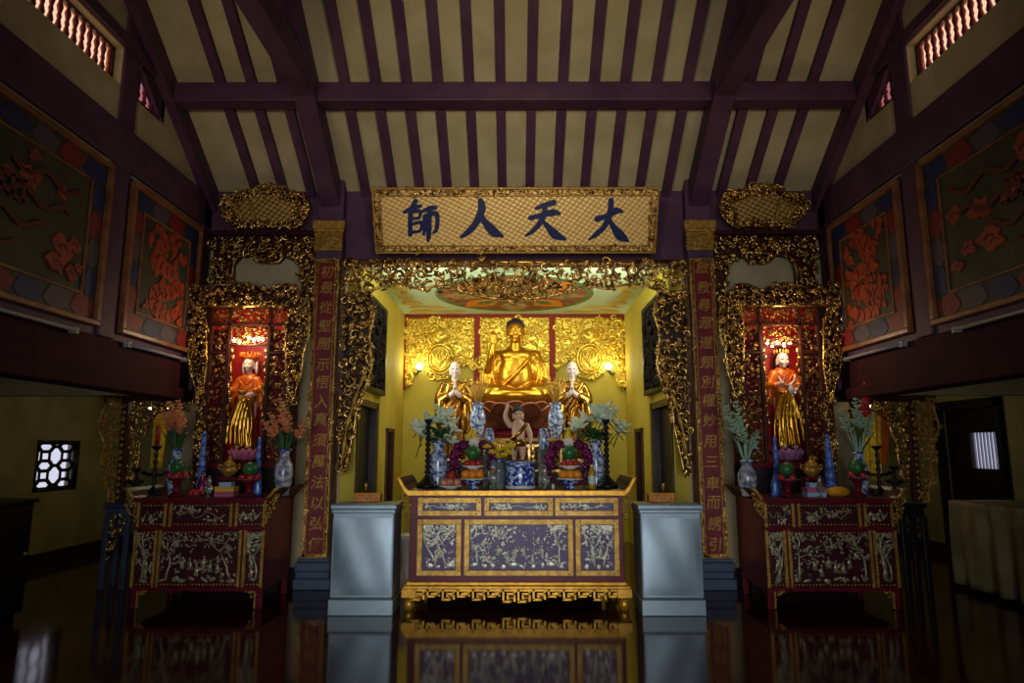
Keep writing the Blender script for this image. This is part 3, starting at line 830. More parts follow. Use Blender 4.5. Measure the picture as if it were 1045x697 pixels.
def inlay(x0, x1, z0, z1, seed, parent, dens=1, shell=None):
    """mother-of-pearl picture: trees with leaves, rocks and small figures"""
    rnd = random.Random(seed); m = MB(); W, H = x1-x0, z1-z0
    def leafy(x, z, n, sp):
        for _ in range(n):
            a = rnd.uniform(0, 6.3); px, pz = x+rnd.gauss(0, sp), z+rnd.gauss(0, sp*.6)
            if x0 < px < x1 and z0 < pz < z1: m.ell((px, -.013, pz), (rnd.uniform(.012,.026),.003,rnd.uniform(.006,.012)), (0,a,0), 6, 4)
    def branch(x, z, a, ln, r, d):
        pts = [(x, -.013, z)]
        for i in range(4):
            a += rnd.uniform(-.35,.35); x += math.cos(a)*ln/4; z += math.sin(a)*ln/4
            x = min(max(x, x0), x1); z = min(max(z, z0), z1); pts.append((x, -.013, z))
        m.tube(pts, [r, r*.9, r*.8, r*.6, r*.4], 4, flat=.5)
        if d > 0:
            for _ in range(2): branch(x, z, a+rnd.uniform(-1,1), ln*.6, r*.6, d-1)
        leafy(x, z, int(9*dens), .05)
    wide = W > H*1.2
    if H < .24:
        for i in range(int(W/.055)):
            x = rnd.uniform(x0, x1); z = rnd.uniform(z0, z1)
            if abs(x-(x0+x1)/2) > W*.47: continue
            leafy(x, z, 7, .03)
        x = x0+W*.1; pts = []
        for i in range(9): pts.append((x0+W*(.08+.105*i), -.013, z0+H*(.5+.22*math.sin(i*1.7+seed))))
        m.tube(pts, .006, 4, flat=.5)
    else:
        for sgn, bx in ((1, x0+W*.08), (-1, x1-W*.08)) if wide else ((1, x0+W*.4), (-1, x1-W*.3)):
            branch(bx, z0+H*.06, PI/2-sgn*.1, H*.62, .016, 2)
            branch(bx, z0+H*.5, PI/2-sgn*.8, H*.4, .009, 2)
        for i in range(int(W/.09)):                      # rocks and grass along the bottom
            m.ell((x0+W*(i+.3+.4*rnd.random())/int(W/.09), -.013, z0+H*.05+rnd.uniform(0,.03)), (rnd.uniform(.02,.06),.003,rnd.uniform(.012,.03)), (0,rnd.uniform(-.6,.6),0), 7, 4)
        nf = 6 if wide else 2
        for i in range(nf):                              # little standing figures
            fx = x0+W*(.24+.55*(i+.5)/nf) if wide else x0+W*rnd.uniform(.3,.7); fz = z0+H*(.1+.22*abs(math.sin(i*2+seed)))
            h = H*.24
            m.tube([(fx,-.013,fz),(fx+rnd.uniform(-.01,.01),-.013,fz+h*.5),(fx,-.013,fz+h*.75)], [.03*h/.11,.02*h/.11,.012*h/.11], 5, flat=.3)
            m.ell((fx,-.014,fz+h*.88), (h*.1,.004,h*.12), None, 6, 4)
            m.tube([(fx,-.014,fz+h*.62),(fx+rnd.choice((-1,1))*h*.4,-.014,fz+h*rnd.uniform(.4,.9))], .007, 4, flat=.5)
        for i in range(int(W*H*260*dens)):                    # clouds and leaves overhead
            x = rnd.uniform(x0, x1); z = rnd.uniform(z0+H*.1, z1)
            if wide and abs(x-(x0+x1)/2) < W*.2 and z > z0+H*.5: 
                if rnd.random() < .7: continue
            if rnd.random() < .4: m.tube([(p[0], -.013, p[2]) for p in spiral(rnd, x, z, rnd.uniform(.015,.03), rnd.uniform(0,6), rnd.choice((-1,1)), .8, 0, 7) if x0<p[0]<x1 and z0<p[2]<z1] or [(x,-.013,z),(x+.01,-.013,z)], .004, 4, flat=.6)
            else: leafy(x, z, 4, .025)
    m.build('inlay', shell, parent)
def P(px, py, Y=7.05): return at(px, py, Y)
# --- main altar
ox = .02
X = lambda px, py: P(px, py).x-ox
Z = lambda py: P(525, py).z
top_rows = [(X(427,517),X(491,517)), (X(494.5,517),X(564,517)), (X(566.5,517),X(630.5,517))]
low_rows = [(X(426,560),X(470.5,560)), (X(474,560),X(584.5,560)), (X(587.5,560),X(631.5,560))]
AZ = Z(500)
ta, bd = altar('main_altar', 'large dark red altar with purple pearl-inlaid panels, gilded fret apron and upturned gold-edged top', 'altar', ox, X(634,540)-X(418,540)+.02, .85, AZ, 0,
               top_rows, low_rows, (Z(526), Z(508), Z(587), Z(530)), (Z(594), Z(504)), (M['purplelac'], M['redwood'], M['goldpaint']), dict(fw=.05, full=True, seed=1), 1, 1)
hw = (X(634,540)-X(418,540))/2+.01
def top_profile(hw, ear, th, ez):
    up = [(-hw-ear, AZ+ez), (-hw-ear*.85, AZ+ez*1.02), (-hw-ear*.62, AZ+ez*.72), (-hw-ear*.4, AZ+ez*.3), (-hw-ear*.1, AZ), (hw+ear*.1, AZ), (hw+ear*.4, AZ+ez*.3), (hw+ear*.62, AZ+ez*.72), (hw+ear*.85, AZ+ez*1.02), (hw+ear, AZ+ez)]
    lo = [(hw+ear*1.02, AZ+ez*.86), (hw+ear*.75, AZ+ez*.4), (hw+ear*.5, AZ-th*.2), (hw+ear*.15, AZ-th), (-hw-ear*.15, AZ-th), (-hw-ear*.5, AZ-th*.2), (-hw-ear*.75, AZ+ez*.4), (-hw-ear*1.02, AZ+ez*.86)]
    return up+lo
m = MB(); prof = top_profile(hw, .125, .055, .125); m.prism(prof, -.035, .82); tp = m.build('tabletop', M['blackwood'], ta)
m = MB(); m.prism(prof, -.075, -.035)
for sg in (-1, 1): m.tube([(sg*(hw+.125), y, AZ+.12) for y in (-.08,.3,.82)], .014, 8)
m.build('gold_edge', M['goldbright'], tp, bevel=.006)
m = MB(); m.box(-hw-.02, hw+.02, -.02, .86, Z(597.5), Z(593.5)); m.box(-hw-.05, hw+.05, -.05, .88, Z(600.5), Z(597)); m.build('base_moulding', M['goldbright'], ta, bevel=.008)
for sg in (-1, 1):                                       # openwork brackets under the ears
    m = MB(); a = sg*(hw+.0); carve(m, [(a,AZ-.07),(a+sg*.1,AZ-.06),(a+sg*.085,AZ-.14),(a+sg*.05,AZ-.22),(a+sg*.015,AZ-.3),(a,AZ-.28)], 7, 26, .016, .03, .04, .02); m.build('ear_bracket', M['goldpaint'], ta)
def fret_apron(x0, x1, z0, z1, n, parent, matl):
    m = MB(); w = .02; y0, y1 = -.045, -.015; u = (x1-x0)/n; H = z1-z0
    m.box(x0, x1, y0, y1, z1-w, z1)
    for i in range(n):
        a = x0+i*u; b = a+u; mid = (a+b)/2; low = z0 if i % 2 == 0 else z0+H*.28
        if abs(i-(n-1)/2) < 1: low = z0-.02
        m.box(a+.01, a+.01+w, y0, y1, low+.01, z1); m.box(b-.01-w, b-.01, y0, y1, low+.01, z1-H*.2)
        m.box(a+.01, b-u*.35, y0, y1, low, low+w); m.box(a+u*.35, b-.01, y0, y1, z1-H*.5, z1-H*.5+w)
        m.box(a+u*.35, a+u*.35+w, y0, y1, low+H*.3, z1-H*.42)
        m.tube(spiral(random.Random(i), mid+u*.12, low+H*.24, H*.26, 0, 1, 1, -.03), .013, 5)
    m.build('fret_apron', matl, parent)
fret_apron(-hw+.03, hw-.03, Z(612), Z(600.5), 14, ta, M['goldbright'])
for sx in (-1, 1):
    for y in (0, .8):
        m = MB(); x = sx*(hw-.01); m.box(x-.075, x+.075, y-.05, y+.08, Z(609.5), Z(600))
        m.tube([(x-sx*.02,y+.015,Z(609.5)),(x-sx*.012,y+.01,Z(612)),(x,y,.09),(x-sx*.005,y-.005,.05),(x,y,.0)], [.03,.024,.052,.06,.045], 10)
        m.ell((x, y-.03, .055), (.05,.035,.05), None, 8, 6)
        m.build('foot', M['goldbright'], ta, bevel=.006)
# --- side altars
def side_altar(s, label):
    Yf = 7.05
    ox = s*3.225
    L_ = lambda px, py: (P(px, py).x+3.225)
    def rng(a, b, y):
        q = (L_(a, y), L_(b, y)); return q if s < 0 else (-q[1], -q[0])
    tr = [rng(141,171,525), rng(174,238,525), rng(241,271.5,525)]; lr = [rng(136,160,570), rng(161.5,246.5,570), rng(248.5,269.5,570)]
    t, bd = altar('side_altar', label, 'altar', ox, 1.32, .78, 0, 0, tr, lr, (Z(537.5), Z(513.5), Z(599), Z(541)), (Z(601), Z(511)), (M['maroonlac'], M['redwood'], M['goldpaint']), dict(fw=.026, full=False, seed=31+s), 0, 0)
    hw = .66; zt = Z(508)
    th, ez, ear = .04, .1, .13
    prof = [(-hw-ear, zt+ez), (-hw-ear*.62, zt+ez*.7), (-hw-ear*.3, zt+ez*.2), (-hw, zt), (hw, zt), (hw+ear*.3, zt+ez*.2), (hw+ear*.62, zt+ez*.7), (hw+ear, zt+ez), (hw+ear, zt+ez*.85), (hw+ear*.7, zt+ez*.35), (hw+ear*.3, zt-th*.6), (hw, zt-th), (-hw, zt-th), (-hw-ear*.3, zt-th*.6), (-hw-ear*.7, zt+ez*.35), (-hw-ear, zt+ez*.85)]
    m = MB(); m.prism(prof, -.05, .8); tp = m.build('tabletop', M['brownwood'], t)
    m = MB(); m.prism(prof, -.062, -.05); m.build('edge_moulding', M['redwood'], tp)
    for sg in (-1, 1):
        m = MB(); a = sg*hw; m.tube([(a+sg*.02,-.07,zt+.0),(a+sg*.06,-.07,zt+.03),(a+sg*.1,-.07,zt+.085),(a+sg*.14,-.07,zt+.1)], [.012,.018,.02,.012], 6)
        carve(m, [(a+sg*.01,zt-.03),(a+sg*.12,zt+.04),(a+sg*.1,zt-.1),(a+sg*.05,zt-.2),(a+sg*.01,zt-.25)], 9, 20, .016, .03, .04, -.03); m.build('ear_bracket', M['goldpaint'], t)
    m = MB(); m.box(-hw-.01, hw+.01, -.02, .79, Z(603), Z(599)); m.box(-hw-.005, hw+.005, -.014, 0, Z(541), Z(537.5)); m.build('rail', M['redwood'], t, bevel=.005)
    m = MB()
    for y in (.0, .735):
        pass
    for sx in (-1, 1):
        for y in (0, .735):
            m = MB(); x = sx*(hw-.025); m.box(x-.03, x+.03, y-.012, y+.045, 0, Z(601)); lg = m.build('leg', M['redwood'], t, bevel=.005)
            if y == 0:
                m = MB(); xi = x-sx*.04; m.box(xi-.008, xi+.008, -.012, .01, 0.01, Z(603)); carve(m, [(xi,Z(603)),(xi-sx*.1,Z(603)),(xi-sx*.06,Z(606)),(xi,Z(612))], 3, 14, .014, .024, .02, 0); m.build('corner_bracket', M['goldpaint'], lg)
    return t
side_altar(-1, 'dark red altar table with pearl-inlaid panels in front of the left shrine'); side_altar(1, 'dark red altar table with pearl-inlaid panels in front of the right shrine')
# ================================================================ SANCTUARY
# --- ceiling painting: a great disc of petals, with clouds in the corners
t = thing('ceiling_mural', 'round green ceiling painting with orange and red lotus petals above the golden seated statue', 'painting', (0, 10.3, SZ-.012))
def disc(mb, poly, z, th=.006):
    n = len(poly); vs = [(p[0], p[1], z) for p in poly]+[(p[0], p[1], z+th) for p in poly]
    mb.add(vs, [tuple(range(n)), tuple(range(2*n-1,n-1,-1))]+[(i, n+i, n+(i+1)%n, (i+1)%n) for i in range(n)], False)
def circ(r, n=48, cx=0, cy=0): return [(cx+r*math.cos(2*PI*k/n), cy+r*math.sin(2*PI*k/n)) for k in range(n)]
m = MB(); m.mat = 0; disc(m, circ(1.3), 0)
m.mat = 1; disc(m, circ(1.25), -.004)
for k in range(8):
    a = 2*PI*k/8; tan = k % 2 == 0
    def pt(r, da): return (r*math.cos(a+da), r*math.sin(a+da))
    m.mat = 2; disc(m, [pt(.4,-.2), pt(.78,-.4), pt(.98,-.26), pt(1.22,0), pt(.98,.26), pt(.78,.4), pt(.4,.2)], -.008)
    m.mat = 4 if tan else 3; disc(m, [pt(.4,-.14), pt(.8,-.32), pt(.95,-.2), pt(1.17,0), pt(.95,.2), pt(.8,.32), pt(.4,.14)], -.012)
    if not tan: m.mat = 1; disc(m, [pt(.4,-.06), pt(.72,-.14), pt(.9,0), pt(.72,.14), pt(.4,.06)], -.016)
    for da in (-.27, .27):
        m.mat = 2; q = pt(1.02, da); disc(m, circ(.1, 14, *q), -.017); m.mat = 1; disc(m, circ(.05, 12, *pt(1.0, da)), -.02)
m.mat = 4; disc(m, circ(.42), -.014); m.mat = 2; disc(m, circ(.3), -.018)
m.build('petal_disc', [M['sanctceil'], M['green_paint'], M['red_paint'], M['org_paint'], M['tan_paint']], t)
for sx in (-1, 1):
    m = MB()
    for i, (x, y, a, b) in enumerate(((1.5,.95,.3,.12),(1.72,.6,.16,.16),(1.2,1.3,.3,.08),(1.65,1.3,.2,.12),(1.76,.1,.1,.3),(1.7,-.5,.16,.2))):
        disc(m, [(sx*(x+a*(1+.18*math.sin(5*q))*math.cos(q)), y+b*(1+.18*math.sin(5*q))*math.sin(q)) for q in [2*PI*k/24 for k in range(24)]], -.001*i)
    m.build('painted_cloud', M['cloudpaint'], t)
# --- gold relief on the rear wall
YP = 11.94
def G(pts): return xz(pts, YP)
t = thing('relief_panel', 'bright gold carved relief in three panels on the yellow wall behind the golden seated statue', 'carving', (0, YP, 0))
left = [(414,325),(484,325),(484,378),(477,372),(470,366),(465,372),(463,381),(457,386),(449,387),(442,385),(437,379),(434,371),(430,366),(423,369),(419,378),(419,394),(414,395)]
mid = [(490,325),(560,325),(560,398),(490,398)]
for nm, pts, sd_ in (('side_panel', left, 201), ('middle_panel', mid, 202), ('side_panel', [(1051-p[0], p[1]) for p in left], 203)):
    Q = G(pts); m = MB(); m.prism(Q, -.01, .04)
    cx = sum(p[0] for p in Q[:2])/2
    carve(m, Q, sd_, 330, .045, .1, .07, -.01, solid=.7)
    rim(m, Q, .018, -.03)
    if nm == 'side_panel':
        mx, mz = at(449.5 if sd_ == 201 else 601.5, 367, YP).x, at(449, 367, YP).z
        for r in (.21, .27): m.tube([(mx+r*.85*math.cos(2*PI*k/20), -.09, mz+r*math.sin(2*PI*k/20)) for k in range(21)], .022, 6)
        m.ell((mx, -.05, mz), (.2,.05,.26), None, 12, 8)
        for k in range(5): m.ell((mx+.05*(k-2), -.1, mz+.02*abs(k-2)), (.03,.03,.16), (0,.25*(k-2),0), 6, 5)
        m.ell((mx, -.07, at(449,343,YP).z), (.17,.06,.13), None, 10, 6); m.ell((mx, -.12, at(449,341,YP).z), (.09,.06,.07), None, 8, 6)
    m.build(nm, M['goldpanel'], t)
for pa, pb_ in ((484, 490), (560.5, 566.5)):
    m = MB(); m.box(at(pa,350,YP).x, at(pb_,350,YP).x, -.07, .05, at(525,412,YP).z, at(525,322,YP).z); m.build('post', M['redpost'], t, bevel=.008)
m = MB(); m.box(at(413,322,YP).x, at(638,322,YP).x, -.09, .05, at(525,325,YP).z, at(525,320.5,YP).z); m.build('top_rail', M['redpost'], t)
for x in (413.5, 637.5):
    m = MB(); m.box(at(x,350,YP).x-.02, at(x,350,YP).x+.02, -.05, .05, at(525,398,YP).z, at(525,325,YP).z); m.build('side_strip', M['redpost'], t)
# --- wall lamps
for px, sd, sg in ((428,'left',-1), (621,'right',1)):
    w = at(px, 374, 11.8)
    t = thing('wall_lamp', f'glowing round bulb on a green wall bracket {sd} of the golden seated statue', 'lamp', (w.x, 11.8, w.z))
    m = MB(); m.ell((0,0,0), (.06,.06,.06), None, 12, 8); m.build('bulb', M['bulb'], t)
    m = MB(); m.lathe([(.035,-.1),(.05,-.06),(.03,-.05)], 10); m.tube([(0,0,-.09),(sg*.08,.06,-.13),(sg*.09,.2,-.1)], .016, 6); m.lathe([(.05,-.02),(.05,.02)], 10, (sg*.09,.19,-.1)); m.build('bracket', M['green_paint'], t)
    point_light(t, (0, -.12, .05), 5, (1,.92,.62), .08)
# --- tall dark lattice pictures on the sanctuary side walls
for s, sd in ((-1,'left'), (1,'right')):
    t = thing('wall_panel', f'tall dark framed carved panel above the door in the yellow wall {sd} of the altar', 'panel', (s*SX, 9.1, 2.42))
    m = MB(); a, b = sorted((-s*.05, 0)); m.box(a, b, -.45, .72, 0, 1.2); m.build('dark_field', M['blackmatt'], t)
    m = MB(); a, b = sorted((-s*.08, 0))
    for y0, y1, z0, z1 in ((-.5,.78,-.05,.02),(-.5,.78,1.18,1.25),(-.5,-.43,-.05,1.25),(.71,.78,-.05,1.25)): m.box(a, b, y0, y1, z0, z1)
    m.build('panel_frame', M['blackwood'], t, bevel=.006)
    m = MB(); carve(m, [(-.4,.05),(.68,.05),(.68,1.15),(-.4,1.15)], 5, 90, .05, .09, .03, 0)
    m.v = [Vector((-s*.05+s*v.y, v.x, v.z)) for v in m.v]; m.build('carved_relief', M['blackmatt'], t)
# --- ceiling tube lights behind the carved valance
for x in (-.95, .95):
    t = thing('hidden_tube_light', ('left' if x < 0 else 'right')+' fluorescent tube fixed behind the lintel above the carved gold valance', 'lamp', (x, 8.46, SZ))
    m = MB(); m.box(-.62,.62,-.058,.03,-.035,0); m.build('housing', M['plasticwhite'], t)
    m = MB(); m.tube([(-.6,.0,-.05),(.6,.0,-.05)], .014, 8); m.build('tube', M['tubelight'], t)
    area_light((0,.025,-.05), (math.radians(80),0,0), 1.2, .04, 17, (.95,1,.84), t)

for s, sd in ((-1,'left'), (1,'right')):                    # unseen tubes added behind the jambs to brighten the sanctuary ceiling and walls
    t = thing('hidden_tube_light', f'added upright light tube hidden behind the {sd} jamb of the carved gold frame', 'lamp', (s*1.975, 8.5, 2.3))
    m = MB(); m.box(*sorted((0, s*.02)), -.03, .03, 0, 1.3); m.build('housing', M['plasticwhite'], t)
    m = MB(); m.tube([(-s*.02,0,.05),(-s*.02,0,1.25)], .013, 8); m.build('tube', M['tubelight'], t)
    o = area_light((-s*.04,0,.65), (0,0,0), 1.2, .04, 30, (.97,1,.84), t)
    o.rotation_euler = Matrix(((0,0,1),(0,1,0),(-1,0,0))).to_euler()
    d = Vector((s*.75, -.66, -.0)).normalized(); zx = Vector((0,0,1)); yv = d.cross(zx)
    o.rotation_euler = Matrix((zx, yv, d)).transposed().to_euler()

# ================================================================ STATUES
def ball(mb, c, r, rot=None): mb.ell(c, r, rot, 28, 18)
def limb(mb, pts, rad, n=14):
    P3 = smooth_poly([tuple(p) for p in pts], 4); R3 = smooth_poly([(r,0) for r in rad], 4)
    mb.tube(P3, [r[0] for r in R3], n)
    mb.ell(pts[0], (rad[0],)*3, None, n, 6); mb.ell(pts[-1], (rad[-1],)*3, None, n, 6)
def head(mb, c, h, tilt=0, ears=1.0, face=True):
    """a head of height h about its centre c, looking along -Y"""
    R = Matrix.Rotation(tilt, 3, 'X'); c = Vector(c)
    def e(p, r, rot=None, nu=10, nv=7):
        Rm = R if rot is None else R @ Euler(rot).to_matrix()
        mb.ell(c + R @ Vector((p[0]*h, p[1]*h, p[2]*h)), (r[0]*h, r[1]*h, r[2]*h), Rm, nu, nv)
    e((0,.02,.1), (.36,.42,.4), None, 14, 10); e((0,-.08,-.14), (.3,.3,.36), None, 14, 10); e((0,-.3,-.41), (.11,.1,.08))
    e((0,-.41,-.04), (.05,.07,.13), (-.25,0,0)); e((0,-.43,-.14), (.075,.06,.05))
    for s in (-1, 1):
        e((s*.15,-.35,.08), (.12,.06,.035)); e((s*.18,-.3,-.13), (.12,.12,.12))
        e((s*.14,-.36,.0), (.07,.04,.035))
        e((s*.37,.05,-.04), (.05,.1,.17)); e((s*.36,.04,-.22*ears), (.045,.06,.13*ears))
    e((0,-.385,-.245), (.11,.05,.026)); e((0,-.375,-.3), (.09,.05,.028))
def hand(mb, p, along, palm_n, L, curl=.4, spread=.16, thumb=1):
    """palm, four fingers of unequal length and a thumb that leaves the side of the palm"""
    p = Vector(p); a = Vector(along).normalized(); n = Vector(palm_n); n = (n - a*n.dot(a)).normalized(); w = a.cross(n)
    R = Matrix((w, n, a)).transposed()
    mb.ell(p + a*L*.27, (L*.21, L*.09, L*.29), R, 10, 6)
    for k, (off, ln) in enumerate(((-.15,.4),(-.05,.46),(.05,.43),(.15,.33))):
        b = p + a*L*.47 + w*off*L; d = (a + w*(off*spread*2)).normalized(); pts = [b]; q = b
        for j, f in enumerate((.42,.33,.25)):
            ang = curl*(j+.3); dd = d*math.cos(ang) + n*math.sin(ang); q = q + dd*L*ln*f*1.15; pts.append(q)
        mb.tube(pts, [L*.052,L*.05,L*.045,L*.034], 6); mb.ell(pts[-1], (L*.034,)*3, None, 6, 4)
    b = p + a*L*.14 + w*(-.17*thumb)*L
    pts = [b, b + (a*.5 - w*.75*thumb + n*.2).normalized()*L*.2, b + (a*.8 - w*.62*thumb + n*.3).normalized()*L*.36]
    mb.tube(pts, [L*.07,L*.06,L*.042], 6); mb.ell(pts[-1], (L*.042,)*3, None, 6, 4)
def skirt(mb, prof, n=32, folds=9, amp=.06, c=(0,0,0)):
    vs, fs = [], []
    for i, (z, rx, ry, dy) in enumerate(prof):
        k_ = 1 - i/(len(prof)-1)
        for k in range(n):
            th = 2*PI*k/n; w = 1 + amp*k_*math.sin(folds*th + z*2)
            vs.append((c[0]+rx*w*math.cos(th), c[1]+dy+ry*w*math.sin(th), c[2]+z))
    mm = len(prof)
    for i in range(mm-1):
        for k in range(n):
            k2 = (k+1)%n; fs.append((i*n+k, i*n+k2, (i+1)*n+k2, (i+1)*n+k))
    fs.append(tuple(range(n-1,-1,-1))); fs.append(tuple((mm-1)*n+k for k in range(n)))
    mb.add(vs, fs, True)
# --- the great golden seated figure on its lotus
BY = 10.55; zb = at(525, 413, BY).z; bx = at(526, 380, BY).x
bud = thing('seated_statue', 'large golden seated statue with dark hair and one raised hand on a brown lotus throne', 'statue', (bx, BY, zb))
m = MB()
head(m, (0,-.1,1.155), .37, .06, 1.5)
limb(m, [(0,-.06,.86),(0,-.08,1.02)], [.1,.085]); m.ell((0,-.02,.55), (.27,.19,.36), None, 14, 10); m.ell((0,-.03,.76), (.33,.16,.14), None, 14, 8)
limb(m, [(-.31,0,.76),(-.46,-.06,.45),(-.38,-.3,.72),(-.35,-.33,.9)], [.1,.085,.06,.045]); hand(m, (-.345,-.33,.9), (.05,-.1,1), (0,-1,0), .25, .25, .16, -1)
limb(m, [(.31,0,.78),(.45,-.04,.45),(.45,-.26,.3),(.44,-.32,.28)], [.1,.085,.06,.045]); hand(m, (.44,-.34,.28), (0,-.7,-.6), (0,.4,-1), .23, .35, .16, 1)
for s in (-1, 1): limb(m, [(s*.16,.0,.15),(s*.52,-.22,.14),(s*.1,-.46,.15)], [.17,.13,.08])
for s in (-1, 1): m.ell((s*.1,-.46,.19), (.13,.07,.05), (0,0,s*.5), 8, 6)
link_mesh('body', remeshed(m, .014, 3), M['gold'], bud)
m = MB()                                                   # mantle over both shoulders, sleeves, lap cloth spread over the knees
ball(m, (0,.0,.48), (.31,.21,.36)); limb(m, [(-.25,0,.74),(0,-.01,.77),(.25,0,.74)], [.125,.13,.125], 16); ball(m, (0,0,.84), (.17,.11,.12))
for s in (-1, 1):
    limb(m, [(s*.27,0,.735),(s*.41,-.03,.46),(s*.45,-.12,.26)], [.125,.125,.12], 16); limb(m, [(s*.4,-.04,.4),(s*.46,-.1,.22),(s*.44,-.12,.12)], [.1,.12,.1], 16)
    limb(m, [(s*.1,0,.17),(s*.54,-.2,.17),(s*.26,-.42,.16)], [.19,.165,.13], 16)
    limb(m, [(s*.34,-.42,.13),(s*.12,-.5,.12),(-s*.06,-.52,.12)], [.11,.11,.09], 16)
ball(m, (0,-.2,.06), (.62,.34,.07))
for i in range(6):                                         # folds
    limb(m, [(.3-.03*i,-.1-.0*i,.84-.02*i),(.12-.05*i,-.2,.6-.05*i),(-.1-.03*i,-.2,.36-.02*i)], [.018,.026,.018], 8)
for s in (-1, 1):
    for i in range(4): limb(m, [(s*(.3+.05*i),-.16-.01*i,.72-.02*i),(s*(.36+.05*i),-.18,.5),(s*(.3+.07*i),-.22,.26)], [.012,.018,.014], 6)
    for i in range(4): limb(m, [(s*(.12+.1*i),-.34,.28-.02*i),(s*(.3+.09*i),-.44+.05*i,.2),(s*(.2+.12*i),-.53+.07*i,.1)], [.012,.02,.014], 6)
robe = link_mesh('robe', remeshed(m, .013, 2), M['gold'], bud)
m = MB(); m.ell((0,-.055,1.25), (.152,.168,.125), None, 20, 12); m.ell((0,-.06,1.33), (.07,.075,.06), None, 12, 8)
for s in (-1,1): m.ell((s*.118,-.07,1.17), (.025,.06,.06), None, 8, 6)
link_mesh('hair', remeshed(m, .012, 2), M['hairdark'], bud)
m = MB()
for s in (-1,1): m.ell((s*.05,-.24,1.158), (.028,.014,.008), None, 8, 5)
m.build('eyes', M['hairdark'], bud)
# lotus throne
def lotus(mb, r, z0, z1, n, lean, rows=2, th=.05):
    for q in range(rows):
        for k in range(n):
            a = 2*PI*(k+.5*q)/n; R = Euler((0, 0, a)).to_matrix() @ Euler((0, lean-.25*q, 0)).to_matrix()
            rr = r*(1-.06*q); h = (z1-z0)
            mb.ell((rr*math.cos(a), rr*math.sin(a), z0+h*(.45+.12*q)), (th, r*PI/n*1.15, h*.55), R, 8, 7)
th = thing('lotus_throne', 'brown lotus throne of broad petals under the golden seated statue', 'throne', (bx, BY-.12, 0))
zt = at(525,437,BY).z
def petal_ring(mb, r0, r1, z0, z1, n, turn):
    """broad cupped petals with a thick orange rim"""
    for k in range(n):
        a0 = 2*PI*k/n+turn; nu, nv = 8, 6; grid = []
        for side in (0, .02):
            for i in range(nu+1):
                u = 2*i/nu-1
                for j in range(nv+1):
                    v = j/nv; hgt = v*(1-.38*abs(u)**2.2); r = r0+(r1-r0)*hgt**1.6-side+.06*math.sin(PI*v)*(1-u*u); a = a0+u*PI/n*(1.02)
                    grid.append((r*math.cos(a), r*math.sin(a), z0+(z1-z0)*hgt))
        o = (nu+1)*(nv+1); fs = []
        for i in range(nu):
            for j in range(nv):
                q = i*(nv+1)+j; fs += [(q,q+nv+1,q+nv+2,q+1),(o+q,o+q+1,o+q+nv+2,o+q+nv+1)]
        mb.mat = 0; mb.add(grid, fs, True)
        mb.mat = 1; mb.tube([grid[i*(nv+1)+nv] for i in range(nu+1)], .014, 6)
m = MB(); petal_ring(m, .5, .74, zt, zb-.03, 10, 0); petal_ring(m, .48, .68, zt+.04, zb+.0, 10, PI/10); m.build('petals', [M['brownlotus'], M['lotusrim']], th)
m = MB(); m.lathe([(.5,zt-.02),(.5,zt+.04),(.58,zb-.03),(.62,zb)], 28); m.build('seed_pod', M['brownlotus'], th)
m = MB(); m.lathe([(.7,0),(.7,zt-.1),(.62,zt-.06),(.66,zt-.02)], 8, (0,.1,0)); m.build('pedestal', M['redwood'], th, bevel=.01)
for s in (-1, 1):
    m = MB(); limb(m, [(s*.42,.25,zb-.1),(s*.78,.22,zb+.1),(s*.92,.12,zb+.36)], [.03,.045,.02], 6); carve(m, [(s*.7,zb+.22),(s*1.0,zb+.3),(s*.98,zb+.44),(s*.7,zb+.38)], 5, 14, .03,.06,.05,.15); m.build('side_ornament', M['gilt'], th)
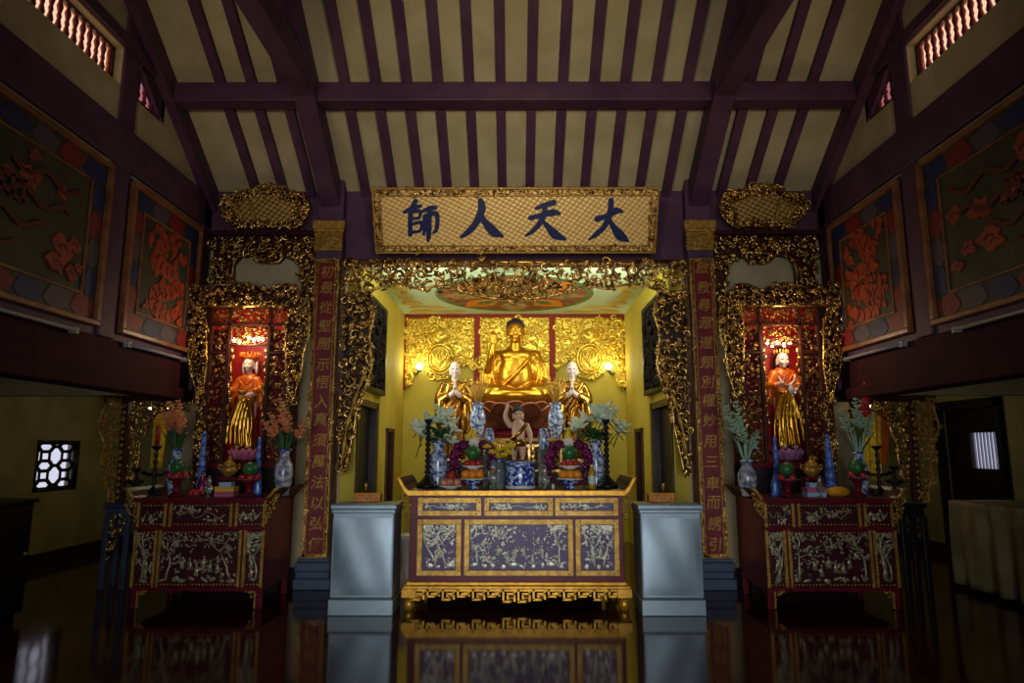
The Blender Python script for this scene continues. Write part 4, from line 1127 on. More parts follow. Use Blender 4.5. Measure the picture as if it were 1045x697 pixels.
# --- the two standing disciples
def disciple(s, px, label):
    Y = 9.35; z0 = at(525, 472, Y).z; h = at(525, 369, Y).z - z0; x = at(px, 420, Y).x
    t = thing('standing_statue', label, 'statue', (x, Y, z0)); k = h/1.36
    g = Matrix.Diagonal((k*.82,k*.88,k,1)) @ Matrix.Rotation(-s*.12, 4, 'Z')
    m = MB(g)
    head(m, (0,-.03,1.245), .225, .05, 1.2); limb(m, [(0,0,1.02),(0,-.02,1.16)], [.055,.048]); m.ell((0,0,.86), (.17,.11,.24), None, 12, 8)
    for q in (-1, 1):
        limb(m, [(q*.17,0,1.02),(q*.24,-.06,.82),(q*.05,-.2,.9),(q*.022,-.21,.94)], [.06,.05,.036,.028]); hand(m, (q*.02,-.215,.95), (-q*.1,-.02,1), (-q,0,0), .15, .02, .04, -q)
        limb(m, [(q*.08,0,.7),(q*.085,-.02,.35),(q*.085,0,.06)], [.08,.06,.04]); m.ell((q*.085,-.07,.03), (.045,.11,.03), None, 8, 6)
    link_mesh('body', remeshed(m, .009, 2), M['whiteskin'], t)
    m = MB(g)
    skirt(m, [(.04,.19,.15,0),(.2,.18,.14,0),(.45,.175,.135,0),(.7,.18,.13,0),(.9,.19,.125,0)], 32, 9, .07)
    m.ell((0,.01,.94), (.205,.13,.17), None, 14, 8); m.ell((0,.01,1.03), (.19,.11,.07), None, 12, 8)
    for q in (-1, 1):
        limb(m, [(q*.17,0,1.02),(q*.245,-.05,.82),(q*.11,-.16,.87)], [.075,.09,.06])
        limb(m, [(q*.2,-.08,.84),(q*.23,-.1,.6),(q*.2,-.1,.42)], [.08,.1,.05])
    limb(m, [(.16,-.08,1.04),(.0,-.14,.86),(-.16,-.13,.66)], [.03,.035,.03], 8); limb(m, [(.17,-.04,1.04),(.05,-.15,.72),(-.02,-.16,.4)], [.02,.03,.02], 8)
    for i in range(5): limb(m, [(-.12+.06*i,-.125,.72),(-.13+.065*i,-.145,.4),(-.14+.07*i,-.15,.06)], [.01,.016,.014], 6)
    link_mesh('robe', remeshed(m, .01, 2), M['robegold'], t)
    m = MB(g)
    for q in (-1,1): m.ell((q*.034,-.116,1.25), (.018,.011,.008), None, 8, 4)
    m.build('eyes', M['hairdark'], t)
    m = MB(g); limb(m, [(-s*.16,-.02,1.02),(-s*.3,-.06,1.05),(-s*.42,-.04,1.09)], [.03,.035,.012], 8); limb(m, [(-s*.3,-.06,1.05),(-s*.36,-.05,.97),(-s*.38,-.04,.9)], [.03,.02,.01], 6); m.build('scarf', M['robegold'], t)
    b = thing('statue_pedestal', ('dark stepped pedestal under the bald golden-robed statue on the '+('left' if s < 0 else 'right')), 'pedestal', (x, Y, 0))
    m = MB(); m.box(-.18,.18,-.2,.2,0,z0-.12); m.build('base', M['redwood'], b, bevel=.01)
    m = MB(); m.box(-.2,.2,-.22,.22,z0-.12,z0-.06); m.box(-.19,.19,-.2,.2,z0-.06,z0); m.build('top', M['darkwood'], b, bevel=.01)
disciple(-1, 463.5, 'bald pale-faced standing statue in a gold robe, left of the golden seated statue')
disciple(1, 584.5, 'bald pale-faced standing statue in a gold robe, right of the golden seated statue')
# --- middle altar with carved gold front, behind the child
YM = 8.5; zm = at(525, 447, YM).z
t = thing('middle_altar', 'gold fronted carved altar table behind the small child statue', 'altar', (0, YM, 0))
xa, xb = at(478,447,YM).x, at(576,447,YM).x
m = MB(); m.box(xa, xb, .03, .75, 0, zm-.05); m.build('body', M['redwood'], t, bevel=.006)
m = MB(); m.box(xa-.03, xb+.03, -.02, .8, zm-.05, zm); m.build('tabletop', M['goldpaint'], t, bevel=.01)
for a, b in ((xa+.03,-.22),(-.2,.2),(.22,xb-.03)):
    m = MB(); frame_rect(m, a, b, zm-.42, zm-.08, .03, 0, .03); carve(m, [(a+.03,zm-.39),(b-.03,zm-.39),(b-.03,zm-.11),(a+.03,zm-.11)], 9, 50, .025, .05, .03, .03); m.build('carved_panel', M['gilt'], t)
# low steps between the middle altar and the pedestals
m = MB(); m.box(-1.0, 1.0, 0, .42, 0, 1.02); m.box(-1.03, 1.03, -.03, .45, 1.02, 1.07)
st = m.build('offering_shelf', M['brownwood'], None, loc=(0, 7.98, 0), bevel=.01); tag(st, 'dark brown offering shelf standing close behind the main altar', 'shelf')
# --- standing child figure with one arm up
YC = 8.15; z0 = at(525, 470, YC).z; x = at(529, 440, YC).x
ped = thing('statue_stand', 'dark round stand under the small child statue on the offering shelf', 'stand', (x, YC, 1.07))
m = MB(); m.lathe([(.17,0),(.17,.04),(.11,.08),(.1,z0-1.07-.07),(.15,z0-1.07-.03),(.15,z0-1.07)], 20); m.build('column', M['redwood'], ped)
t = thing('child_statue', 'small standing child statue in a gold loincloth with the right arm raised', 'statue', (x, YC, z0)); k = (at(525,412,YC).z-z0)/.66
g = Matrix.Scale(k, 4); m = MB(g)
head(m, (0,-.01,.53), .165, .08, 1.1); limb(m, [(0,0,.42),(0,0,.47)], [.036,.034])
limb(m, [(0,0,.22),(0,-.01,.3),(0,0,.4)], [.07,.075,.08]); m.ell((0,0,.4), (.1,.06,.045), None, 10, 6); m.ell((0,-.015,.27), (.075,.065,.07), None, 10, 6)
for s in (-1, 1): limb(m, [(s*.042,0,.23),(s*.046,-.01,.13),(s*.046,0,.03)], [.05,.04,.026]); m.ell((s*.046,-.03,.014), (.026,.05,.016), None, 8, 5)
limb(m, [(-.095,0,.405),(-.15,-.02,.5),(-.13,-.03,.61)], [.035,.03,.02]); hand(m, (-.13,-.03,.61), (.1,0,1), (0,-1,0), .085, .5, .1, 1)
limb(m, [(.095,0,.405),(.135,.0,.31),(.14,-.03,.21)], [.035,.03,.02]); hand(m, (.14,-.03,.21), (0,-.15,-1), (-1,0,0), .08, .4, .1, 1)
link_mesh('body', remeshed(m, .006, 2), M['skin'], t)
m = MB(g); m.ell((0,.01,.565), (.073,.083,.065), None, 12, 8); m.ell((0,.01,.64), (.028,.028,.025), None, 8, 6); link_mesh('hair', remeshed(m, .007, 1), M['hairdark'], t)
m = MB(g); skirt(m, [(.16,.088,.07,0),(.2,.09,.075,0),(.25,.085,.075,0)], 24, 7, .08); limb(m, [(-.02,-.075,.24),(-.04,-.085,.18),(-.03,-.08,.12)], [.018,.025,.012], 8)
limb(m, [(.09,-.03,.42),(.02,-.08,.33),(-.07,-.06,.25)], [.022,.026,.022], 8); m.build('loincloth', M['robegold'], t)
m = MB(g)
for s in (-1,1): m.ell((s*.026,-.071,.537), (.013,.008,.008), None, 8, 4)
m.build('eyes', M['hairdark'], t)
# --- shrine figures
def shrine_statue(sh, px, top, label, crowned):
    t0, cx, zs = sh
    Y = YS+.19; zl = at(525, 458, Y).z; h = at(525, top, Y).z-zl; x = at(px, 420, Y).x
    t = thing('shrine_statue', label, 'statue', (x, Y, zl)); k = h/1.3
    g = Matrix.Scale(k, 4); m = MB(g)
    head(m, (0,-.03,1.135 if crowned else 1.1), .2, .1, 1.1); limb(m, [(0,0,.94),(0,-.01,1.04)], [.045,.04]); m.ell((0,0,.8), (.14,.095,.22), None, 12, 8)
    limb(m, [(-.11,0,.9),(-.185,-.03,.78),(-.2 if crowned else -.07,-.17,.8)], [.035,.036,.026]); limb(m, [(.11,0,.9),(.185,-.03,.77),(.06,-.19,.7)], [.035,.036,.026])
    if crowned: hand(m, (-.2,-.18,.81), (0,-.1,1), (.6,-.5,0), .12, .9, .08, 1); hand(m, (.07,-.19,.7), (-1,-.2,0), (0,0,1), .12, .3, .08, 1)
    else: hand(m, (-.06,-.175,.82), (.2,-.1,1), (.7,-.3,0), .12, .3, .08, 1); hand(m, (.07,-.19,.68), (-.6,-.3,-.3), (0,-.2,1), .12, .6, .08, 1)
    for s in (-1, 1): limb(m, [(s*.07,0,.62),(s*.07,-.01,.3),(s*.07,0,.06)], [.07,.055,.035]); m.ell((s*.07,-.05,.025), (.035,.09,.025), None, 8, 5)
    link_mesh('body', remeshed(m, .008, 2), M['whiteskin'], t)
    m = MB(g)                                              # orange upper robe with hanging sleeves
    m.ell((0,.01,.86), (.15,.105,.17), None, 18, 12); m.ell((0,.01,.94), (.13,.085,.05), None, 14, 8); skirt(m, [(.69,.145,.112,0),(.74,.145,.11,0),(.82,.145,.1,0)], 28, 8, .06)
    for s in (-1, 1):
        limb(m, [(s*.115,0,.925),(s*.19,-.03,.78),(s*(.15 if not crowned or s > 0 else .19),-.12,.77)], [.055,.058,.045]); limb(m, [(s*.185,-.05,.78),(s*.2,-.06,.64),(s*.19,-.05,.56)], [.05,.048,.025])
    m.tube([(.1,-.11,.93),(0,-.15,.82),(-.1,-.11,.93)], .014, 6)
    up = link_mesh('upper_robe', remeshed(m, .009, 2), M['orobe'], t)
    m = MB(g)                                              # gold skirt with swinging folds
    sw = 1 if crowned else -1
    skirt(m, [(.03,.15,.115,0),(.15,.145,.11,0),(.35,.135,.105,0),(.55,.135,.105,0),(.72,.135,.105,0)], 32, 7, .09)
    for i in range(6): limb(m, [(.1-.035*i,-.11,.69),(.07-.05*i,-.135,.36),(.1-.06*i,-.13,.06)], [.012,.02,.015], 6)
    for s in (-1, 1): limb(m, [(s*.06,-.12,.64),(s*.13,-.14,.36),(s*(.1 if s == sw else .16),-.13,.1)], [.02,.024,.016], 6)
    link_mesh('skirt', remeshed(m, .009, 2), M['gold'], t)
    m = MB(g)
    if crowned:
        for s in (-1, 1): m.ell((s*.09,.03,1.1), (.018,.045,.1), None, 8, 6)
        m.build('head_scarf', M['white'], t)
        m = MB(g); m.lathe([(.09,1.2),(.11,1.225),(.13,1.24)], 16, (0,-.0,0))
        for i in range(9): a = PI+PI*i/8; m.ell((.125*math.cos(a), .1*math.sin(a)-.0, 1.265), (.026,.012,.042), (0,0,a), 8, 5)
        m.ell((0,0,1.23), (.09,.09,.06), None, 10, 6); m.build('crown', M['orobe'], t)
        m = MB(g); m.tube([(-.2,-.2,.02),(-.2,-.2,1.1)], .008, 6); m.tube([(-.2+.03*math.cos(a),-.2,1.13+.04*math.sin(a)) for a in [2*PI*i/12 for i in range(13)]], .006, 5); m.build('staff', M['goldpaint'], t)
        m = MB(g); m.lathe([(.02,.71),(.05,.73),(.055,.76),(.045,.765)], 14, (.0,-.22,0)); m.build('bowl', M['goldpaint'], t)
    else:
        m.ell((0,.02,1.145), (.085,.09,.08), None, 12, 8); m.ell((0,.02,1.235), (.04,.045,.05), None, 10, 7)
        for s in (-1, 1): m.ell((s*.08,.03,1.05), (.02,.04,.1), None, 8, 6)
        link_mesh('hair', remeshed(m, .009, 1), M['blackwood'], t)
        m = MB(g)
        for i in range(7): a = PI+PI*(i+.5)/7; m.ell((.085*math.cos(a), .08*math.sin(a)+.01, 1.205), (.02,.012,.035), (0,0,a), 8, 5)
        m.build('crown', M['goldpaint'], t)
        m = MB(g); m.lathe([(.02,.66),(.035,.69),(.04,.72),(.015,.77),(.02,.79)], 12, (.0,-.23,0)); m.build('vase', M['white'], t)
        m = MB(g); m.tube([(.12*math.cos(a)*.75,-.1-.05*abs(math.cos(a*.5)),.9+.12*math.sin(a)) for a in [PI+PI*i/10 for i in range(11)]], .01, 6); m.build('necklace', M['white'], t)
    m = MB(g)
    hz = 1.135 if crowned else 1.1
    for s in (-1,1): m.ell((s*.03,-.104,hz+.004), (.016,.009,.007), None, 8, 4)
    m.build('eyes', M['hairdark'], t)
    ls = thing('lotus_pedestal', ('pink' if crowned else 'lilac')+' lotus pedestal under the '+('crowned' if crowned else 'black-haired')+' statue in the '+('left' if crowned else 'right')+' shrine', 'pedestal', (x, Y, zs))
    m = MB(); hh = zl-zs; lotus(m, .145, hh*.25, hh*.98, 12, .6, 2, .018); m.build('petals', M['pinklotus'] if crowned else M['lilac'], ls)
    m = MB(); m.lathe([(.12,0),(.13,.02),(.09,hh*.3),(.14,hh*.9),(.14,hh)], 20); m.build('seed_pod', M['redwood'], ls)
shrine_statue(shL, 252, 360, 'white-faced statue with gold crown, orange robe and staff standing in the left shrine', True)
shrine_statue(shR, 801, 352, 'white-faced black-haired statue with vase and orange robe standing in the right shrine', False)
# ================================================================ STEEL CABINETS AND STANDS
def steel_cabinet(xa, xb, label):
    Yc = 6.78; x0 = at(xa, 570, Yc).x; x1 = at(xb, 570, Yc).x; zt = at(525, 515, Yc).z
    t = thing('steel_cabinet', label, 'cabinet', ((x0+x1)/2, Yc, 0)); h = (x1-x0)/2
    m = MB(); m.box(-h+.01, h-.01, .0, .42, .16, zt-.06); m.build('body', M['steel'], t, bevel=.012)
    m = MB(); m.box(-h-.012, h+.012, -.02, .44, zt-.045, zt); m.box(-h+.0, h-.0, -.01, .43, zt-.085, zt-.045); m.build('lid', M['steel'], t, bevel=.008)
    m = MB(); m.box(-h, h, -.012, .42, 0, .15); m.build('kick_base', M['steel'], t, bevel=.008)
    m = MB(); m.box(-h+.015, h-.015, -.002, .41, .148, .165); m.build('joint', M['steeldark'], t)
    # soft cushion of the pressed front sheet
    n = 14; vs, fs = [], []
    for i in range(n+1):
        for j in range(n+1):
            u, v = i/n, j/n; b = (math.sin(PI*u)*math.sin(PI*v))**.6
            vs.append((-h+.03+(2*h-.06)*u, -.003-.014*b+.003*math.sin(9*u+5*v), .19+(zt-.1-.19-.03)*v))
    for i in range(n):
        for j in range(n): a = i*(n+1)+j; fs.append((a, a+n+1, a+n+2, a+1))
    m = MB(); m.add(vs, fs, True); m.build('front_sheet', M['steel'], t)
    return t, zt, h
cabL = steel_cabinet(336.5, 402.5, 'grey steel cabinet standing left of the main altar, orange block on its lid')
cabR = steel_cabinet(653.5, 718.5, 'grey steel cabinet standing right of the main altar, orange block on its lid')
for (t0, zt, h), px, sd in ((cabL, (361,388), 'left'), (cabR, (662,689), 'right')):
    Yk = 7.08; a, b = at(px[0], 510, Yk).x, at(px[1], 510, Yk).x; hh = .09
    t = thing('offering_block', f'orange wooden block lying on the {sd} steel cabinet', 'box', ((a+b)/2, Yk, zt)); w = (b-a)/2
    m = MB(); m.box(-w, w, 0, .1, 0, hh-.018); m.build('block', M['orange'], t, bevel=.006)
    m = MB(); m.box(-w-.006, w+.006, -.006, .106, hh-.018, hh); m.build('lid', M['orange'], t, bevel=.004)
    m = MB()
    for i in range(5): m.box(-w*.8+i*w*.36, -w*.8+i*w*.36+w*.12, -.004, 0, .028, .048)
    m.build('carved_marks', M['framewood'], t)
# pale waisted stand glimpsed between the left cabinet and the altar
p = at_z(414, 581, 0); p = at(414, 578, 8.45)
t = thing('ceramic_stand', 'pale waisted ceramic stand half hidden between the left steel cabinet and the altar', 'stand', (x_at(415, 8.0, .3), 8.0, 0))
m = MB(); m.lathe([(.11,0),(.12,.04),(.08,.12),(.06,.3),(.075,.45),(.12,.56),(.13,.6),(.1,.62)], 20); m.build('column', M['white'], t)

# ================================================================ OFFERINGS
def nm_side(s): return 'left' if s < 0 else 'right'
def vase(Xc, Y, z, prof, m_, label, name='vase', neck=None, cat='vase', group=None):
    t = thing(name, label, cat, (Xc, Y, z), group=group)
    m = MB(); m.lathe(prof, 24); m.build('body', m_, t)
    if neck: m = MB(); r, zz = neck; m.tube([(r*math.cos(2*PI*k/20), r*math.sin(2*PI*k/20), zz) for k in range(21)], .012, 6); m.build('rim', M['bluedeep'], t)
    return t
def scale_prof(prof, r, h): return [(a*r, b*h) for a, b in prof]
VASE = [(.62,0),(.66,.03),(.62,.08),(.9,.3),(1,.48),(.92,.66),(.6,.8),(.5,.88),(.56,.97),(.66,1),(.58,.995),(.44,.9)]
TALL = [(.8,0),(.82,.03),(.78,.06),(.92,.3),(1,.55),(.95,.7),(.62,.8),(.56,.86),(.72,.98),(.78,1),(.7,.99),(.5,.88)]
GU = [(.7,0),(.76,.03),(.6,.1),(.7,.3),(1,.42),(1,.5),(.62,.58),(.6,.75),(.85,.95),(.95,1),(.85,.99),(.5,.8)]
def fruit(name, r, m_, label, loc, group, stalk=True, flat=.92):
    t = thing(name, label, 'fruit', loc, group=group)
    m = MB(); prof = [(r*math.sin(PI*i/10)*(1), r*flat*(1-math.cos(PI*i/10))) for i in range(11)]; prof[0] = (.001,.06*r); prof[-1] = (.001, r*flat*2*.95)
    m.lathe(prof, 14); m.build('flesh', m_, t)
    m = MB(); m.tube([(0,0,r*flat*1.88),(.1*r,0,r*flat*2.15)], r*.06, 5); m.build('stem', M['leaf'], t)
    return t
def T0(py): return at(525, py, 7.05).z
MZ = T0(500)                                               # tabletop of the main altar
def mx(px, Y, z=None): return x_at(px, Y, MZ if z is None else z)
# --- blue and white censer
Yc = 7.32; r = (x_at(546.5,Yc,MZ+.15)-x_at(515.5,Yc,MZ+.15))/2; hc = at(525,471,Yc-r).z-MZ
t = thing('incense_burner', 'large blue and white porcelain incense pot at the centre of the main altar', 'incense pot', (mx(531,Yc), Yc, MZ))
m = MB(); m.lathe([(r*.9,0),(r*.94,.02),(r*.96,.04),(r*.98,hc*.5),(r*.96,hc*.9),(r,hc*.95),(r,hc),(r*.92,hc),(r*.9,hc*.9)], 32); m.build('body', M['bluedeep'], t)
m = MB(); m.lathe([(r*.97,hc*.93),(r*1.02,hc*.95),(r*1.02,hc),(r*.93,hc),(r*.93,hc*.9)], 32, caps=False); m.build('rim', M['bluewhite'], t)
m = MB(); m.lathe([(r*.93,.0),(r*.99,.012),(r*.97,.03)], 32, caps=False); m.build('foot_ring', M['white'], t)
m = MB(); m.lathe([(.01,hc*.9),(r*.9,hc*.88)], 20); m.build('ash', M['tan_paint'], t)
# --- tall vases with white lilies
LILY = None
def make_lily(label, loc, group):
    t = thing('lily', label, 'flower', loc, group=group)
    m = MB()
    for k in range(6):
        a = 2*PI*k/6; R = Euler((0,0,a)).to_matrix() @ Euler((0,-.55,0)).to_matrix()
        m.ell(R @ Vector((.07,0,0)), (.075,.034,.01), R, 8, 5)
    m.build('petals', M['lily'], t)
    m = MB(); m.ell((0,0,.015), (.012,.012,.02), None, 6, 4); m.build('stamens', M['yflower'], t)
    m = MB(); m.tube([(0,0,0),(0,.01,-.1),(0,.02,-.26)], .006, 5); m.build('stem', M['leaf'], t)
    return t
def leaf_blade(mb, p, d, L, w, droop=.3):
    d = Vector(d).normalized(); side = d.cross(Vector((0,0,1))); side = side.normalized() if side.length > .01 else Vector((1,0,0))
    pts = []; vs = []; fs = []; n = 5; nr = side.cross(d).normalized()
    for i in range(n+1):
        s = i/n; c = Vector(p)+d*L*s+Vector((0,0,-droop*L*s*s)); ww = w*math.sin(PI*min(1,.12+.88*s))**.8
        vs += [c-side*ww+nr*.0, c+nr*w*.2, c+side*ww, c-nr*.004]
    for i in range(n):
        a = i*4; fs += [(a,a+1,a+5,a+4),(a+1,a+2,a+6,a+5),(a+2,a+3,a+7,a+6),(a+3,a,a+4,a+7)]
    mb.add(vs, fs, True)
def bush(name, label, loc, n, R, L, w, m_, seed, up=.5):
    t = thing(name, label, 'leaves', loc); rnd = random.Random(seed); m = MB()
    for i in range(n):
        a = rnd.uniform(0, 6.28); q = rnd.uniform(0, 1)
        leaf_blade(m, (q*R*.3*math.cos(a), q*R*.3*math.sin(a), rnd.uniform(0,R*.5)), (math.cos(a), math.sin(a)*.7, rnd.uniform(-.1, up*2)), rnd.uniform(.6,1)*L, w)
    m.build('leaves', m_, t)
    m = MB()
    for i in range(5): a = i*1.3; m.tube([(.01*math.cos(a),.01*math.sin(a),-.14),(.03*math.cos(a),.03*math.sin(a),.0),(.08*math.cos(a),.06*math.sin(a),R*.6)], .006, 5)
    m.build('stems', M['leaf'], t)
    return t
lily0 = None
for s, px, leafpx in ((-1, 447, 444), (1, 608, 610)):
    Y = 7.62; x = mx(px, Y, MZ+.2); zt = at(525, 451, Y).z; h = zt-MZ
    vase(x, Y, MZ, scale_prof(TALL, .105, h), M['bluewhite'], f'tall blue and white vase of lilies at the {nm_side(s)} end of the main altar', neck=(.08, h))
    bush('lily_foliage', f'dark green lily leaves in the tall vase at the {nm_side(s)} end of the main altar', (x, Y, zt+.03), 60, .18, .2, .032, M['leaf'], 5+s, .35)
    g = f'white lilies in the vase at the {nm_side(s)} end of the main altar'; lb = f'white lily blossom in the tall vase at the {nm_side(s)} end of the main altar'
    spots = [(428,436),(436,428),(447,421),(456,425),(462,436),(459,446),(431,446),(451,432),(441,431)] if s < 0 else [(590,437),(596,429),(604,420),(613,424),(620,418),(627,424),(634,436),(631,441),(610,431),(622,432)]
    spots = spots + [(a+5*math.sin(a), b+5+2*math.cos(b)) for a, b in spots[:6]]
    for i, (a, b) in enumerate(spots):
        yy = Y-.08+.03*((i*7)%3); p = at(a, b, yy); ang = (.5+.15*math.sin(i*3), .35*math.sin(i*2.2), i*1.1)
        if lily0 is None: lily0 = make_lily(lb, p, g); lily0.rotation_euler = ang
        else: copy_tree(lily0, p, ang, lb, g)
# --- dark turned candle posts
for s, px in ((-1, 436.5), (1, 619)):
    Y = 7.42; x = mx(px, Y, MZ+.3); h = at(525, 428, Y).z-MZ
    t = thing('candlestick', f'black beaded candle post beside the lilies at the {nm_side(s)} end of the main altar', 'candlestick', (x, Y, MZ))
    prof = [(.028,.13)]
    nb = 9
    for i in range(nb):
        z0 = .14+(h-.2)*i/nb; dz = (h-.2)/nb; prof += [(.016,z0),(.032,z0+dz*.35),(.032,z0+dz*.6),(.016,z0+dz*.98)]
    prof += [(.02,h-.05),(.045,h-.02),(.045,h)]
    m = MB(); m.lathe(prof, 12); m.build('post', M['blackwood'], t)
    m = MB(); m.lathe([(.12,0),(.12,.03),(.09,.06),(.05,.1),(.03,.14)], 16); m.build('base', M['blackwood'], t)
# --- footed bowls: oranges, plate of apples, green melon, magenta flowers
def footed_bowl(x, Y, z, R, h, m_, label):
    t = thing('footed_bowl', label, 'bowl', (x, Y, z)); m = MB()
    m.lathe([(R*.5,0),(R*.52,h*.06),(R*.3,h*.2),(R*.28,h*.4),(R*.55,h*.55),(R*.9,h*.85),(R,h),(R*.94,h),(R*.6,h*.7),(.001,h*.62)], 24); m.build('bowl', m_, t)
    m = MB(); m.tube([(R*math.cos(2*PI*k/24),R*math.sin(2*PI*k/24),h) for k in range(25)], .006, 5); m.build('rim', M['white'], t)
    return t
def plate(x, Y, z, R, m_, label):
    t = thing('plate', label, 'plate', (x, Y, z)); m = MB(); m.lathe([(R*.5,0),(R*.55,.012),(R,.03),(R,.036),(R*.55,.02),(.001,.018)], 24); m.build('dish', m_, t)
    m = MB(); m.tube([(R*math.cos(2*PI*k/24),R*math.sin(2*PI*k/24),.034) for k in range(25)], .005, 5); m.build('rim', M['white'], t); return t
or0 = ap0 = pc0 = fo0 = None
for s, px in ((-1, 482.5), (1, 581.5)):
    Y = 7.24; x = mx(px, Y, MZ+.1); sd = nm_side(s)
    hb = at(525, 488.5, Y).z-MZ
    footed_bowl(x, Y, MZ, .135, hb, M['bluedeep'], f'blue and white footed bowl of oranges {sd} of the incense pot on the main altar')
    zb_ = MZ+hb*.72
    g = f'oranges in the footed bowl {sd} of the incense pot'; lb = f'orange in the blue footed bowl {sd} of the incense pot'
    for k in range(6):
        a = 2*PI*k/6-PI/2; p = (x+.086*math.cos(a), Y+.086*math.sin(a), zb_+.03)
        if or0 is None: or0 = fruit('orange', .05, M['orangefruit'], lb, p, g)
        else: copy_tree(or0, p, (0,0,k), lb, g)
    zp = zb_+.03+.1
    plate(x, Y, zp, .115, M['white'], f'white plate of red apples resting on the oranges {sd} of the incense pot')
    g = f'red apples on the plate {sd} of the incense pot'; lb = f'red apple on the plate above the oranges {sd} of the incense pot'
    for k in range(6):
        a = 2*PI*k/6-PI/2; p = (x+.068*math.cos(a), Y+.068*math.sin(a), zp+.03)
        if ap0 is None: ap0 = fruit('apple', .036, M['apple'], lb, p, g)
        else: copy_tree(ap0, p, (0,0,k), lb, g)
    zm_ = zp+.095
    fruit('melon', .085, M['green'], f'round green melon on top of the apples {sd} of the incense pot', (x, Y, zm_), None)
    # magenta foil blossoms arching round the melon
    t = thing('flower_garland', f'garland of magenta flowers arching over the green melon {sd} of the incense pot', 'garland', (x, Y+.12, MZ))
    m = MB(); H = at(525, 470, Y+.12).z-MZ
    arc = [(.21*math.cos(a), 0, H+.2*math.sin(a)) for a in [PI*1.12-PI*1.24*i/14 for i in range(15)]]
    m.tube([(-.16,0,0)]+arc+[(.16,0,0)], .012, 6); m.build('wire_frame', M['leaf'], t)
    rnd = random.Random(9+s)
    for i in range(1, 14, 2):
        c = Vector(arc[i]); m = MB()
        for q in range(9):
            a = 2*PI*q/9+i; R = Euler((0, -a, 0)).to_matrix(); m.ell(c+R @ Vector((.035,-.02,0)), (.036,.022,.018), R @ Euler((0,0,.5)).to_matrix(), 7, 5)
        m.ell(c+Vector((0,-.035,0)), (.022,.02,.022), None, 7, 5); m.build('blossom', M['magenta'] if i != 7 else M['white'], t)
    for sx in (-1, 1):
        m = MB()
        for i in range(7): m.ell((sx*(.2+.03*math.sin(i*2)), -.01, .12+.055*i), (.04,.03,.036), (0,i*.7,0), 7, 5)
        m.build('ribbon', M['magenta'], t)
    m = MB(); m.lathe([(.03,H+.2),(.045,H+.25),(.02,H+.32),(.005,H+.36)], 10); m.build('finial', M['yflower'], t)
# --- plate of peaches
x, Y = mx(460,7.2), 7.2
plate(x, Y, MZ, .125, M['white'], 'white plate of pinkish peaches at the left front of the main altar')
g = 'peaches on the left front plate'
for k in range(5):
    a = 2*PI*k/5-PI/2; p = (x+.07*math.cos(a), Y+.07*math.sin(a), MZ+.03)
    if pc0 is None: pc0 = fruit('peach', .045, M['peach'], 'pinkish peach in the bottom ring on the left front plate', p, g)
    else: copy_tree(pc0, p, (0,0,k*2), 'pinkish peach in the bottom ring on the left front plate', g)
fruit('apple', .045, M['apple'], 'red apple topping the peaches on the left front plate', (x, Y, MZ+.1), None)
# --- glass oil lamps
gl0 = None
def oil_lamp(x, Y, z, label, sc=1):
    global gl0
    if gl0 is not None:
        return copy_tree(gl0, (x,Y,z), None, label, None, (sc,)*3)
    t = thing('oil_lamp', label, 'oil lamp', (x, Y, z)); gl0 = t
    m = MB(); m.lathe([(.045,0),(.04,.015),(.015,.03),(.012,.05),(.045,.075),(.06,.11),(.05,.15),(.03,.17)], 18); m.build('glass_body', M['glass'], t)
    m = MB(); m.lathe([(.03,.165),(.032,.19),(.02,.2)], 14); m.build('collar', M['goldpaint'], t)
    m = MB(); m.lathe([(.024,.19),(.03,.22),(.018,.29),(.016,.295)], 14, caps=False); m.build('chimney', M['glass'], t); return t
oil_lamp(mx(503,7.2), 7.2, MZ, 'small glass oil lamp just left of the blue incense pot', .85); oil_lamp(mx(556,7.2), 7.2, MZ, 'small glass oil lamp just right of the blue incense pot', .85)
# --- bottle of oil, candle cup
x, Y = mx(604,7.2), 7.2
t = thing('oil_bottle', 'golden oil bottle with a pale label at the right of the main altar', 'bottle', (x, Y, MZ)); hb = at(525, 474, Y).z-MZ
m = MB(); m.lathe([(.034,0),(.038,.02),(.038,hb*.6),(.03,hb*.72),(.014,hb*.84),(.014,hb*.9)], 18); m.build('bottle', M['oil'], t)
m = MB(); m.lathe([(.0395,hb*.22),(.0395,hb*.52)], 18, caps=False); m.build('label', M['label'], t)
m = MB(); m.lathe([(.017,hb*.88),(.017,hb),(.012,hb*1.005)], 12); m.build('cap', M['capred'], t)
x = mx(564.5,7.14); t = thing('candle_cup', 'tiny white candle cup at the front edge of the main altar', 'candle', (x, 7.14, MZ))
m = MB(); m.lathe([(.014,0),(.017,.03),(.017,.055),(.013,.055)], 12); m.build('cup', M['white'], t); m = MB(); m.tube([(0,0,.05),(0,0,.075)], .003, 5); m.build('wick', M['blackwood'], t)
